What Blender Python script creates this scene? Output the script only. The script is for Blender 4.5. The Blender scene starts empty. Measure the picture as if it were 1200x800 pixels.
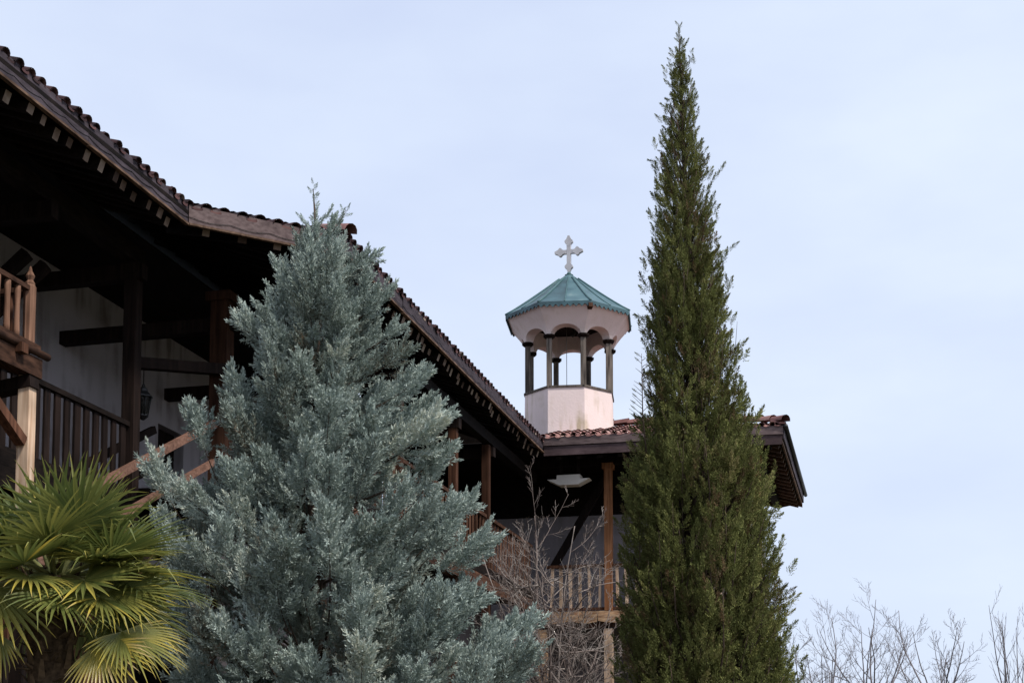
import bpy, math, random
import numpy as np
from mathutils import Vector, Matrix

random.seed(11)
rng = np.random.default_rng(7)
scene = bpy.context.scene
col = scene.collection
V = Vector
R = math.radians
rnd = random.random
uni = random.uniform

# ------------------------------------------------------------------ materials
def new_mat(name):
    m = bpy.data.materials.new(name); m.use_nodes = True
    nt = m.node_tree
    return m, nt, nt.nodes['Principled BSDF']

def node(nt, typ, **kw):
    n = nt.nodes.new(typ)
    for k, v in kw.items():
        if hasattr(n, k): setattr(n, k, v)
        else: n.inputs[k].default_value = v
    return n

def rgba(c): return (c[0], c[1], c[2], 1)

def ramp(nt, stops):
    r = nt.nodes.new('ShaderNodeValToRGB')
    e = r.color_ramp.elements
    while len(e) < len(stops): e.new(0.5)
    for i, (p, c) in enumerate(stops):
        e[i].position = p; e[i].color = rgba(c)
    return r

def mixed(nt, a, b, fac, blend='MIX'):
    m = nt.nodes.new('ShaderNodeMix'); m.data_type = 'RGBA'; m.blend_type = blend
    for s, v in ((6, a), (7, b), (0, fac)):
        if hasattr(v, 'is_linked') or hasattr(v, 'links'): nt.links.new(v, m.inputs[s])
        elif s == 0: m.inputs[0].default_value = v
        else: m.inputs[s].default_value = rgba(v)
    return m.outputs[2]

def tone_out(nt):
    a = nt.nodes.new('ShaderNodeAttribute'); a.attribute_name = 'tone'
    return a.outputs['Fac']

def maprange(nt, src, a, b, c, d):
    m = nt.nodes.new('ShaderNodeMapRange')
    nt.links.new(src, m.inputs[0])
    for i, v in enumerate((a, b, c, d)): m.inputs[i + 1].default_value = v
    return m.outputs[0]

def coords(nt, scale, rotz=0.0):
    t = nt.nodes.new('ShaderNodeTexCoord'); mp = nt.nodes.new('ShaderNodeMapping')
    mp.inputs['Scale'].default_value = scale; mp.inputs['Rotation'].default_value = (0, 0, rotz)
    nt.links.new(t.outputs['Object'], mp.inputs['Vector'])
    return mp.outputs[0]

YAW = math.atan2(0.2516, 0.9678)      # how far the wing turns from straight ahead

def wood(name, dark, light, grain='z', rough=0.75, bump=0.25):
    """Weathered timber with streaks along one axis; tone lightens single pieces."""
    m, nt, b = new_mat(name)
    sc = {'z': (26, 26, 1.6), 't': (26, 1.6, 26), 'n': (1.6, 26, 26)}[grain]
    co = coords(nt, sc, YAW)
    n1 = node(nt, 'ShaderNodeTexNoise'); n1.inputs['Scale'].default_value = 1.0; n1.inputs['Detail'].default_value = 5
    nt.links.new(co, n1.inputs['Vector'])
    n2 = node(nt, 'ShaderNodeTexNoise'); n2.inputs['Scale'].default_value = 2.3; n2.inputs['Detail'].default_value = 3
    nt.links.new(coords(nt, (1, 1, 1)), n2.inputs['Vector'])
    r = ramp(nt, [(0.32, dark), (0.72, light)])
    nt.links.new(n1.outputs[0], r.inputs[0])
    f = maprange(nt, tone_out(nt), 0, 1, 0.6, 1.4)
    v = nt.nodes.new('ShaderNodeMath'); v.operation = 'MULTIPLY'
    nt.links.new(f, v.inputs[0]); nt.links.new(maprange(nt, n2.outputs[0], 0.25, 0.75, 0.7, 1.3), v.inputs[1])
    hs = nt.nodes.new('ShaderNodeHueSaturation')
    nt.links.new(r.outputs[0], hs.inputs['Color']); nt.links.new(v.outputs[0], hs.inputs['Value'])
    nt.links.new(hs.outputs[0], b.inputs['Base Color'])
    b.inputs['Roughness'].default_value = rough
    b.inputs['Specular IOR Level'].default_value = 0.08
    bp = node(nt, 'ShaderNodeBump'); bp.inputs['Strength'].default_value = bump; bp.inputs['Distance'].default_value = 0.01
    nt.links.new(n1.outputs[0], bp.inputs['Height']); nt.links.new(bp.outputs[0], b.inputs['Normal'])
    return m

def plaster(name, base, stain, streak=0.35, rough=0.9):
    m, nt, b = new_mat(name)
    n1 = node(nt, 'ShaderNodeTexNoise'); n1.inputs['Scale'].default_value = 1.7; n1.inputs['Detail'].default_value = 8
    nt.links.new(coords(nt, (1, 1, 1)), n1.inputs['Vector'])
    n2 = node(nt, 'ShaderNodeTexNoise'); n2.inputs['Scale'].default_value = 1.0; n2.inputs['Detail'].default_value = 6
    nt.links.new(coords(nt, (5.5, 5.5, 0.7)), n2.inputs['Vector'])
    mul = nt.nodes.new('ShaderNodeMath'); mul.operation = 'MULTIPLY'
    nt.links.new(maprange(nt, n1.outputs[0], 0.42, 0.7, 0, 1), mul.inputs[0])
    nt.links.new(maprange(nt, n2.outputs[0], 0.45, 0.68, 0, 1), mul.inputs[1])
    mm = nt.nodes.new('ShaderNodeMath'); mm.operation = 'MULTIPLY'; mm.inputs[1].default_value = streak * 2.2
    nt.links.new(mul.outputs[0], mm.inputs[0])
    c = mixed(nt, base, stain, mm.outputs[0])
    n3 = node(nt, 'ShaderNodeTexNoise'); n3.inputs['Scale'].default_value = 0.9; n3.inputs['Detail'].default_value = 4
    nt.links.new(coords(nt, (1, 1, 1)), n3.inputs['Vector'])
    hs = nt.nodes.new('ShaderNodeHueSaturation')
    nt.links.new(c, hs.inputs['Color']); nt.links.new(maprange(nt, n3.outputs[0], 0.3, 0.7, 0.9, 1.06), hs.inputs['Value'])
    nt.links.new(hs.outputs[0], b.inputs['Base Color'])
    b.inputs['Roughness'].default_value = rough; b.inputs['Specular IOR Level'].default_value = 0.2
    n4 = node(nt, 'ShaderNodeTexNoise'); n4.inputs['Scale'].default_value = 22; n4.inputs['Detail'].default_value = 6
    nt.links.new(coords(nt, (1, 1, 1)), n4.inputs['Vector'])
    bp = node(nt, 'ShaderNodeBump'); bp.inputs['Strength'].default_value = 0.3; bp.inputs['Distance'].default_value = 0.012
    nt.links.new(n4.outputs[0], bp.inputs['Height']); nt.links.new(bp.outputs[0], b.inputs['Normal'])
    return m

def toned(name, stops, rough=0.7, spec=0.25, noise=None, translucent=0.0, metal=0.0):
    """Colour from the per-piece tone attribute, broken up by a little noise."""
    m, nt, b = new_mat(name)
    r = ramp(nt, stops)
    src = tone_out(nt)
    if noise:
        n = node(nt, 'ShaderNodeTexNoise'); n.inputs['Scale'].default_value = noise[0]; n.inputs['Detail'].default_value = 4
        nt.links.new(coords(nt, (1, 1, 1)), n.inputs['Vector'])
        a = nt.nodes.new('ShaderNodeMath'); a.operation = 'ADD'
        nt.links.new(src, a.inputs[0]); nt.links.new(maprange(nt, n.outputs[0], 0.25, 0.75, -noise[1], noise[1]), a.inputs[1])
        src = a.outputs[0]
    nt.links.new(src, r.inputs[0])
    nt.links.new(r.outputs[0], b.inputs['Base Color'])
    b.inputs['Roughness'].default_value = rough; b.inputs['Specular IOR Level'].default_value = spec
    b.inputs['Metallic'].default_value = metal
    if translucent:
        t = nt.nodes.new('ShaderNodeBsdfTranslucent'); nt.links.new(r.outputs[0], t.inputs['Color'])
        ms = nt.nodes.new('ShaderNodeMixShader'); ms.inputs[0].default_value = translucent
        nt.links.new(b.outputs[0], ms.inputs[1]); nt.links.new(t.outputs[0], ms.inputs[2])
        nt.links.new(ms.outputs[0], nt.nodes['Material Output'].inputs['Surface'])
    return m

M = {}
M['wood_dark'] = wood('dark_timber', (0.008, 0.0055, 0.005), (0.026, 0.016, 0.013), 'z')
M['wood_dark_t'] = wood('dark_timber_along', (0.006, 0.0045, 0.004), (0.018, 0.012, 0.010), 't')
M['fascia'] = wood('fascia_board', (0.040, 0.032, 0.038), (0.076, 0.061, 0.072), 't')
M['fascia_n'] = wood('fascia_board_across', (0.085, 0.060, 0.060), (0.16, 0.118, 0.115), 'n')
M['fascia_low'] = wood('fascia_lower_board', (0.055, 0.036, 0.038), (0.085, 0.058, 0.060), 'n')
M['strip'] = wood('eave_strip_wood', (0.06, 0.036, 0.025), (0.19, 0.12, 0.085), 't')
M['cut'] = toned('lit_rafter_end', [(0.0, (0.05, 0.03, 0.022)), (0.5, (0.15, 0.10, 0.075)), (1.0, (0.30, 0.235, 0.19))], 0.85, 0.2, (9, 0.25))  # light falling on the outward rafter ends is put into this colour
M['wood_red'] = wood('reddish_timber', (0.04, 0.018, 0.011), (0.12, 0.055, 0.033), 'z')
M['wood_red_t'] = wood('reddish_timber_along', (0.030, 0.015, 0.010), (0.10, 0.05, 0.032), 't')
M['wood_orange'] = wood('orange_timber', (0.15, 0.060, 0.026), (0.34, 0.155, 0.075), 'z')
M['wood_kiosk'] = wood('brown_turned_timber', (0.10, 0.050, 0.032), (0.27, 0.150, 0.100), 'z')
M['wood_pale'] = wood('pale_post_timber', (0.34, 0.21, 0.13), (0.62, 0.47, 0.35), 'z')
M['wood_slab'] = wood('waney_slab_timber', (0.16, 0.085, 0.050), (0.46, 0.31, 0.19), 'n')
M['wood_rail'] = wood('worn_handrail_timber', (0.10, 0.052, 0.038), (0.23, 0.13, 0.095), 'n')
M['wood_grey'] = wood('grey_weathered_timber', (0.045, 0.038, 0.034), (0.20, 0.165, 0.14), 'z')
M['plaster'] = plaster('greyed_white_plaster', (0.47, 0.43, 0.455), (0.24, 0.205, 0.205), 0.7)
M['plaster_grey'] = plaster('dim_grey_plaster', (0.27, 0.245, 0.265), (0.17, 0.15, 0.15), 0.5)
M['white'] = plaster('pale_block_white', (0.66, 0.60, 0.55), (0.6, 0.55, 0.5), 0.3)
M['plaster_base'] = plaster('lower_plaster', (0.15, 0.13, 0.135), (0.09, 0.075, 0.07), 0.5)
M['pink'] = plaster('pink_plaster', (0.80, 0.655, 0.625), (0.48, 0.39, 0.28), 0.7)
M['pink_cove'] = plaster('pink_cove_plaster', (0.82, 0.685, 0.66), (0.60, 0.47, 0.38), 0.3)
M['tile'] = toned('red_clay_tile', [(0.0, (0.10, 0.050, 0.048)), (0.5, (0.24, 0.118, 0.108)), (0.85, (0.34, 0.19, 0.165)), (1.0, (0.42, 0.31, 0.27))], 0.85, 0.2, (7, 0.28))
M['tile_shaded'] = toned('shaded_clay_tile', [(0.0, (0.028, 0.016, 0.017)), (0.5, (0.065, 0.032, 0.033)), (0.85, (0.105, 0.055, 0.052)), (1.0, (0.20, 0.155, 0.13))], 0.9, 0.15, (7, 0.28))  # long wing tiles: shade is put into this darker clay colour
M['copper'] = toned('green_patina_sheet', [(0.0, (0.024, 0.052, 0.062)), (0.4, (0.048, 0.105, 0.124)), (0.7, (0.070, 0.138, 0.155)), (1.0, (0.18, 0.24, 0.24))], 0.5, 0.4, (3.5, 0.35))
M['seam'] = toned('roof_seam_metal', [(0.0, (0.03, 0.075, 0.085)), (1.0, (0.07, 0.15, 0.155))], 0.5, 0.4, (6, 0.3))
M['cross'] = toned('grey_cross_metal', [(0.0, (0.36, 0.35, 0.37)), (1.0, (0.56, 0.54, 0.56))], 0.55, 0.35, (8, 0.3))
M['iron'] = toned('black_iron', [(0.0, (0.008, 0.008, 0.009)), (1.0, (0.02, 0.02, 0.02))], 0.5, 0.4)
M['rope'] = toned('grey_rope', [(0.0, (0.16, 0.14, 0.13)), (1.0, (0.2, 0.18, 0.16))], 0.9)
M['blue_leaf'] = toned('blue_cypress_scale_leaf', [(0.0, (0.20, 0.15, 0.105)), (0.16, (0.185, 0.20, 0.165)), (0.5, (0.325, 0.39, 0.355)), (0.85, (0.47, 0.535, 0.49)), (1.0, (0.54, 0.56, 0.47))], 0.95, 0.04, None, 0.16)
M['green_leaf'] = toned('green_cypress_scale_leaf', [(0.0, (0.20, 0.13, 0.075)), (0.12, (0.10, 0.088, 0.036)), (0.5, (0.148, 0.164, 0.055)), (0.85, (0.255, 0.260, 0.092)), (1.0, (0.30, 0.26, 0.12))], 0.85, 0.08, None, 0.2)
M['palm_leaf'] = toned('palm_blade', [(0.0, (0.040, 0.065, 0.022)), (0.4, (0.110, 0.140, 0.038)), (0.65, (0.25, 0.25, 0.065)), (0.9, (0.58, 0.45, 0.08)), (1.0, (0.60, 0.46, 0.22))], 0.36, 0.5, None, 0.32)
M['petiole'] = toned('palm_petiole', [(0.0, (0.09, 0.11, 0.035)), (1.0, (0.2, 0.19, 0.07))], 0.5, 0.35)
M['palm_trunk'] = toned('fibrous_palm_trunk', [(0.0, (0.03, 0.02, 0.013)), (1.0, (0.12, 0.08, 0.05))], 0.95, 0.1, (30, 0.5))
M['bark'] = toned('cypress_bark', [(0.0, (0.035, 0.025, 0.02)), (1.0, (0.095, 0.068, 0.052))], 0.95, 0.1, (14, 0.4))
M['bare'] = toned('grey_brown_twig', [(0.0, (0.10, 0.076, 0.070)), (0.5, (0.22, 0.175, 0.158)), (1.0, (0.40, 0.36, 0.33))], 0.85, 0.2, (5, 0.3))
M['bare_far'] = toned('grey_twig', [(0.0, (0.11, 0.10, 0.108)), (1.0, (0.27, 0.245, 0.255))], 0.85, 0.2, (5, 0.3))

def glass_mat():
    m, nt, b = new_mat('lantern_glass')
    b.inputs['Base Color'].default_value = (0.12, 0.12, 0.11, 1); b.inputs['Roughness'].default_value = 0.15
    b.inputs['Transmission Weight'].default_value = 0.85; b.inputs['IOR'].default_value = 1.1
    return m
M['glass'] = glass_mat()

def ground_mat():
    m, nt, b = new_mat('courtyard_ground')
    n1 = node(nt, 'ShaderNodeTexNoise'); n1.inputs['Scale'].default_value = 0.25; n1.inputs['Detail'].default_value = 8
    n2 = node(nt, 'ShaderNodeTexNoise'); n2.inputs['Scale'].default_value = 9; n2.inputs['Detail'].default_value = 8
    co = coords(nt, (1, 1, 1)); nt.links.new(co, n1.inputs['Vector']); nt.links.new(co, n2.inputs['Vector'])
    r1 = ramp(nt, [(0.3, (0.035, 0.042, 0.018)), (0.7, (0.085, 0.085, 0.04))])
    r2 = ramp(nt, [(0.3, (0.06, 0.05, 0.035)), (0.7, (0.15, 0.13, 0.10))])
    nt.links.new(n2.outputs[0], r1.inputs[0]); nt.links.new(n2.outputs[0], r2.inputs[0])
    c = mixed(nt, r1.outputs[0], r2.outputs[0], maprange(nt, n1.outputs[0], 0.45, 0.55, 0, 1))
    nt.links.new(c, b.inputs['Base Color']); b.inputs['Roughness'].default_value = 0.95
    bp = node(nt, 'ShaderNodeBump'); bp.inputs['Strength'].default_value = 0.5
    nt.links.new(n2.outputs[0], bp.inputs['Height']); nt.links.new(bp.outputs[0], b.inputs['Normal'])
    return m
M['ground'] = ground_mat()

# ------------------------------------------------------------------ mesh building
def world_loc(o):
    p = V((0, 0, 0))
    while o: p = p + o.location; o = o.parent
    return p

class MB:
    """Collects solid pieces and links them as ONE mesh object."""
    def __init__(s): s.v = []; s.f = []; s.m = []; s.t = []; s.tone = 0.5; s.mi = 0; s.sm = False; s.s = []
    def add(s, vs, fs, smooth=None):
        o = len(s.v); s.v += [tuple(p) for p in vs]; s.t += [s.tone] * len(vs)
        for f in fs:
            s.f.append([i + o for i in f]); s.m.append(s.mi); s.s.append(s.sm if smooth is None else smooth)
    def beam(s, p0, p1, w, h, up=(0, 0, 1), taper=1.0):
        p0 = V(p0); p1 = V(p1); d = (p1 - p0).normalized(); up = V(up)
        if abs(d.dot(up)) > 0.97: up = V((0.2516, 0.9678, 0))
        x = d.cross(up).normalized(); y = x.cross(d).normalized()
        vs = []
        for p, k in ((p0, 1.0), (p1, taper)):
            for a, b in ((-1, -1), (1, -1), (1, 1), (-1, 1)): vs.append(p + x * (a * w * k / 2) + y * (b * h * k / 2))
        s.add(vs, [(3, 2, 1, 0), (4, 5, 6, 7), (0, 1, 5, 4), (1, 2, 6, 5), (2, 3, 7, 6), (3, 0, 4, 7)], False)
    def prism(s, pts, off):
        """closed polygon pts (3D) swept by vector off"""
        n = len(pts); off = V(off); a = [V(p) for p in pts]; b = [p + off for p in a]
        s.add(a + b, [tuple(range(n))[::-1], tuple(range(n, 2 * n))] + [(i, (i + 1) % n, n + (i + 1) % n, n + i) for i in range(n)], False)
    def tube(s, pts, rad, n=6, cap=True):
        pts = [V(p) for p in pts]; vs = []; fs = []
        t = (pts[1] - pts[0]).normalized()
        ref = V((0, 0, 1)) if abs(t.z) < 0.9 else V((1, 0, 0))
        x = t.cross(ref).normalized()
        for i, p in enumerate(pts):
            if i == 0: d = pts[1] - p
            elif i == len(pts) - 1: d = p - pts[i - 1]
            else: d = pts[i + 1] - pts[i - 1]
            d = d.normalized(); x = (x - d * x.dot(d)).normalized(); y = d.cross(x)
            for k in range(n):
                a = 2 * math.pi * k / n
                vs.append(p + (x * math.cos(a) + y * math.sin(a)) * rad[i])
        for i in range(len(pts) - 1):
            for k in range(n):
                fs.append((i * n + k, i * n + (k + 1) % n, (i + 1) * n + (k + 1) % n, (i + 1) * n + k))
        if cap: fs.append(tuple(range(n))[::-1]); fs.append(tuple(range((len(pts) - 1) * n, len(pts) * n)))
        s.add(vs, fs, True)
    def lathe(s, base, prof, n=10, smooth=True):
        base = V(base); vs = []; fs = []
        for r, z in prof:
            for k in range(n):
                a = 2 * math.pi * (k + 0.5) / n; vs.append(base + V((r * math.cos(a), r * math.sin(a), z)))
        for i in range(len(prof) - 1):
            for k in range(n): fs.append((i * n + k, i * n + (k + 1) % n, (i + 1) * n + (k + 1) % n, (i + 1) * n + k))
        fs.append(tuple(range(n))[::-1]); fs.append(tuple(range((len(prof) - 1) * n, len(prof) * n)))
        s.add(vs, fs, smooth)
    def build(s, name, mats, parent=None, label=None):
        base = world_loc(parent) if parent else V((0, 0, 0))
        me = bpy.data.meshes.new(name)
        me.from_pydata([(p[0] - base.x, p[1] - base.y, p[2] - base.z) for p in s.v], [], s.f)
        for m in (mats if isinstance(mats, (list, tuple)) else [mats]): me.materials.append(m)
        me.polygons.foreach_set('material_index', s.m); me.polygons.foreach_set('use_smooth', s.s)
        at = me.attributes.new('tone', 'FLOAT', 'POINT'); at.data.foreach_set('value', s.t)
        me.update()
        o = bpy.data.objects.new(name, me); col.objects.link(o)
        if parent: o.parent = parent
        if label: o['label'] = label
        return o

def thing(name, label, cat, loc, group=None):
    o = bpy.data.objects.new(name, None); col.objects.link(o); o.location = loc; o.empty_display_size = 0.3
    o['label'] = label; o['category'] = cat
    if group: o['group'] = group
    return o

def piece(name, mat, parent, fn, tone=None, label=None):
    b = MB(); b.tone = uni(0.2, 0.8) if tone is None else tone
    fn(b)
    return b.build(name, mat, parent, label)

# ------------------------------------------------------------------ ground
gb = MB(); N = 40
vs = []
for j in range(N + 1):
    for i in range(N + 1):
        x = (i / N - 0.5); y = (j / N - 0.5)
        x = 1400 * x * abs(x) * 2; y = 1400 * y * abs(y) * 2
        vs.append((x, y + 20, 0.0 if math.hypot(x, y) > 60 else 0.06 * math.sin(x * .7) * math.cos(y * .5) - 0.03))
gb.add(vs, [(j * (N + 1) + i, j * (N + 1) + i + 1, (j + 1) * (N + 1) + i + 1, (j + 1) * (N + 1) + i) for j in range(N) for i in range(N)], True)
g = gb.build('ground', M['ground']); g['kind'] = 'structure'

# ------------------------------------------------------------------ building frames
O = V((0.62, 28.95, 0)); T = V((0.2516, 0.9678, 0)); Nn = V((0.9678, -0.2516, 0)); Z = V((0, 0, 1))
N2 = V((0.9767, -0.2146, 0))
def L(s, r, z=0.0): return O + Nn * s + T * r + Z * z          # long wing: s to the right, r away
def P(a, b, z=0.0): return O + N2 * a + T * b + Z * z          # end pavilion
ZE = 8.30                                                       # underside of the fascia strip

def tile_plane(mb, e0, e1, up_flat, slope, length, pitch, plug=False, rim=True):
    """Half-round clay tiles laid in columns from eave line e0-e1 up the slope; length(u) metres of slope at distance u."""
    e0 = V(e0); e1 = V(e1); lat = (e1 - e0); W = lat.length; lat.normalize()
    up = (V(up_flat).normalized() + Z * slope).normalized(); nr = lat.cross(up)
    if nr.z < 0: nr = -nr
    ncol = int(W / pitch); pitch = W / ncol; rad = pitch * uni(.30, .31); K = 6
    expo = 0.36; tl = 0.42
    for c in range(ncol + 1):
        u = c * pitch; Lc = length(min(u, W))
        if Lc < 0.08: continue
        nt = max(1, int(math.ceil(Lc / expo)))
        jit = random.gauss(0, 0.010); sink = uni(-.008, .006)
        for kind in (0, 1):
            uu = u + (0 if kind == 0 else pitch / 2)
            if uu > W: continue
            for k in range(nt):
                s0 = k * expo - (0.03 if k == 0 else 0) + jit; s1 = min(s0 + tl, max(Lc, s0 + 0.12))
                mb.tone = min(1, max(0, random.gauss(0.5, 0.27)))
                r0 = rad * (1.06 if kind == 0 else 1.0); r1 = rad * (0.86 if kind == 0 else 1.0)
                ro = uni(-0.03, 0.03)
                vs = []
                rows = [(s0, r0, 0.02), (s1, r1, 0.0)]
                for (sv, rv, lift) in rows:
                    for q in range(K + 1):
                        a = math.pi * q / K
                        dx = math.cos(a) * rv; dz = math.sin(a) * rv * .86
                        if kind == 1: dz = -dz * 0.35; lift = 0
                        vs.append(e0 + lat * (uu + dx) + up * (sv + ro * dx) + nr * (dz + lift + sink))
                fs = [(q, q + 1, K + 1 + q + 1, K + 1 + q) for q in range(K)]
                if k == 0 and rim:                            # thickness shown at the open mouth of the first tile
                    th = 0.017
                    o = len(vs)
                    for (sv, rv, lift) in ((s0, r0 - th, 0.02), (s0 + 0.3, r1 - th, 0.0)):
                        for q in range(K + 1):
                            a = math.pi * q / K
                            dx = math.cos(a) * rv; dz = math.sin(a) * rv * .86
                            if kind == 1: dz = -dz * 0.35 + 0.0; lift = 0.017
                            vs.append(e0 + lat * (uu + dx) + up * (sv + ro * dx) + nr * (dz + lift))
                    fs += [(q, q + 1, o + q + 1, o + q) for q in range(K)]
                    fs += [(o + q, o + q + 1, o + K + 1 + q + 1, o + K + 1 + q) for q in range(K)]
                mb.add(vs, fs, True)
                if k == 0 and plug and kind == 0:          # mortar bedding closing the mouth, a little way in
                    mb.tone = uni(.1, .5)
                    mb.add([e0 + lat * (uu + math.cos(math.pi * q / K) * (r0 - .012)) + up * (s0 + .035) + nr * (math.sin(math.pi * q / K) * (r0 - .012) + .02) for q in range(K + 1)], [tuple(range(K + 1))], False)

def ridge_caps(mb, p0, p1, rad=0.12):
    p0 = V(p0); p1 = V(p1); d = (p1 - p0); n = max(1, int(d.length / 0.34)); d /= n
    lat = d.cross(Z).normalized(); nr = lat.cross(d).normalized()
    for k in range(n):
        mb.tone = min(1, max(0, random.gauss(0.5, 0.2)))
        a0 = p0 + d * (k - 0.12); a1 = p0 + d * (k + 1); vs = []
        for (pp, rv, lift) in ((a0, rad * 1.08, 0.03), (a1, rad * 0.88, 0.01)):
            for q in range(7):
                an = math.pi * q / 6; vs.append(pp + lat * (math.cos(an) * rv) + nr * (math.sin(an) * rv + lift))
        mb.add(vs, [(q, q + 1, 8 + q, 7 + q) for q in range(6)] , True)

# ================================================================== long wing
bld = thing('monastery_building', 'long dark timber monastery wing with deep tiled eaves and open galleries behind the blue cypress', 'building', L(-3, -10))
S_A, R0, RJ = -1.37, -24.0, -12.74          # near eave line, its near end, the jog
SC0, RC0 = 0.10, -11.27                     # start of the far eave line; it ends at s=0, r=0
SL = 0.36
ZT = 8.545                                   # foot of the tiles

# roof tiles
ridge_s = -5.2
rb = MB()
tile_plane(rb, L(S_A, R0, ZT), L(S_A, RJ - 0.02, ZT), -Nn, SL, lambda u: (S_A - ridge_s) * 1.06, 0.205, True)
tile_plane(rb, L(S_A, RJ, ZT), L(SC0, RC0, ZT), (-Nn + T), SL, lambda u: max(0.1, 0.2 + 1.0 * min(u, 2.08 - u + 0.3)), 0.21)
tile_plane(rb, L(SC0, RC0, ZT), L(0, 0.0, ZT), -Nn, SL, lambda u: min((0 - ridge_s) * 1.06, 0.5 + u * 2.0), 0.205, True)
roof = rb.build('tiled_roof', M['tile_shaded'], bld)
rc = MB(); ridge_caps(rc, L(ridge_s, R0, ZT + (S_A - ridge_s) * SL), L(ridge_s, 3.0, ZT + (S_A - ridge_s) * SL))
rc.build('ridge_cap', M['tile_shaded'], roof)
rc = MB(); ridge_caps(rc, L(SC0 + 0.02, RC0 - 0.02, ZT + 0.06), L(SC0 - .45, RC0 + 0.2, ZT + 0.06 + .45 * SL), 0.10)
rc.build('hip_cap', M['tile'], roof)
# sheathing under the tiles and the back slope
sh = MB(); sh.tone = 0.3
def slab(mb, q, th=0.05): mb.prism(q, (0, 0, -th))
d = 0.055
slab(sh, [L(S_A + .02, R0, ZT - d), L(S_A + .02, RJ, ZT - d), L(ridge_s, RJ, ZT - d + (S_A - ridge_s) * SL), L(ridge_s, R0, ZT - d + (S_A - ridge_s) * SL)])
slab(sh, [L(SC0, RC0, ZT - d - .002), L(0, 0, ZT - d - .002), L(ridge_s, 0, ZT - d + (0 - ridge_s) * SL), L(ridge_s, RC0, ZT - d + (0 - ridge_s) * SL)])
slab(sh, [L(S_A, RJ, ZT - d - .004), L(SC0, RC0, ZT - d - .004), L(-2.6, RC0 + .3, ZT - d - .004 + 1.9 * SL), L(-2.8, RJ, ZT - d - .004 + 1.4 * SL)])
slab(sh, [L(ridge_s, R0, ZT - d + (S_A - ridge_s) * SL), L(ridge_s, 4, ZT - d + (S_A - ridge_s) * SL), L(-10, 4, ZT - 0.2), L(-10, R0, ZT - 0.2)])
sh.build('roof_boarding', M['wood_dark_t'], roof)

# fascias, strips: boards of about 2.4 m butted end to end, slightly out of line
def fascia_run(p0, p1, out, mat, parent, hb=0.232, zb=ZE + 0.032, strip=True):
    p0 = V(p0); p1 = V(p1); d = p1 - p0; n = max(1, round(d.length / 2.4)); out = V(out)
    fb = MB()
    for k in range(n):
        fb.tone = uni(0.3, 0.7)
        j = out * uni(-0.006, 0.006) + Z * uni(-0.006, 0.006)
        a = p0 + d * (k / n) + j + Z * (zb + hb / 2); b = p0 + d * ((k + 1) / n - 0.0008) + j + Z * (zb + hb / 2)
        fb.beam(a, b, 0.03, hb)
    f = fb.build('fascia', mat, parent)
    if strip:
        sb = MB()
        for k in range(n):
            sb.tone = uni(0.25, 0.75)
            a = p0 + d * (k / n) + out * 0.014 + Z * (ZE + 0.016 + uni(-.003, .003)); b = p0 + d * ((k + 1) / n - 0.001) + out * 0.014 + Z * (ZE + 0.016 + uni(-.003, .003))
            sb.beam(a, b, 0.05, 0.026)
        sb.build('eave_strip', M['strip'], f)
        wb = MB(); wb.tone = 0.5                       # sagging cable clipped along the board
        m = int(d.length / 0.45)
        for k in range(m):
            q = [p0 + d * ((k + w) / m) + out * 0.022 + Z * (zb + 0.075 - 0.03 * math.sin(math.pi * w)) for w in (0, .25, .5, .75, 1)]
            wb.tube(q, [0.004] * 5, 4)
        wb.build('cable', M['iron'], f)
    return f
fascia_run(L(S_A, R0), L(S_A, RJ), Nn, M['fascia'], bld)
fascia_run(L(S_A + .02, RJ), L(SC0, RC0), (Nn - T).normalized(), M['fascia_n'], bld)
fascia_run(L(SC0, RC0), L(0, 0), Nn, M['fascia'], bld)

# rafters: dark bodies, pale ends with light put into their colour, peeping out under the strip
def rafter(p, inward, length, parent, drop=0.0):
    b = MB(); b.tone = min(1, max(0, random.gauss(0.55, 0.3)))
    inward = V(inward); w = uni(0.075, 0.115); h = uni(0.09, 0.13)
    up = Z * SL
    a = p + inward * (0.06 + uni(-.03, .07)) + Z * (ZE + 0.01 - h / 2 + drop)
    e = a + (inward + up).normalized() * length
    b.beam(a, e, w, h)
    b.m[-6] = 1                                        # the face looking out
    o = b.build('rafter', [M['wood_dark_t'], M['cut']], parent)
    return o
r = R0 + 0.15
while r < RJ - 0.1:
    rafter(L(S_A, r), -Nn, 3.2, bld); r += uni(0.22, 0.31)
r = RC0 + 0.2
while r < -0.1:
    rafter(L(SC0 * (r / RC0), r), -Nn, 3.6, bld, -0.01); r += uni(0.22, 0.31)
for k in range(4):
    rafter(L(S_A, RJ) + (L(SC0, RC0) - L(S_A, RJ)) * ((k + .6) / 4.6), (-Nn + T).normalized(), 1.6, bld, 0.06)

# wall plates and tie beams under the eaves
def bm(name, mat, p0, p1, w, h, parent=bld, tone=None): return piece(name, mat, parent, lambda b: b.beam(p0, p1, w, h), tone)
bm('wall_plate', M['wood_dark_t'], L(-2.47, R0, 8.28), L(-2.47, -11.9, 8.28), 0.18, 0.2)
bm('wall_plate', M['wood_dark_t'], L(-0.42, RC0 + .3, 8.0), L(-0.42, 0.9, 8.0), 0.16, 0.2, bld, 0.1)
for rr in (-16.2, -14.1, -12.05):
    bm('tie_beam', M['wood_dark'], L(-2.3, rr, 8.06), L(-4.35, rr, 8.06), 0.16, 0.19)
for rr in (-10.7, -7.7, -4.83, -2.6):
    bm('tie_beam', M['wood_dark'], L(-0.3, rr, 7.76), L(-4.35, rr, 7.76), 0.16, 0.18)
for rr in (-13.3, -12.9):
    bm('strut', M['wood_dark'], L(-4.25, rr, 7.1), L(-3.2, rr + 0.05, 7.95), 0.13, 0.13)
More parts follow.
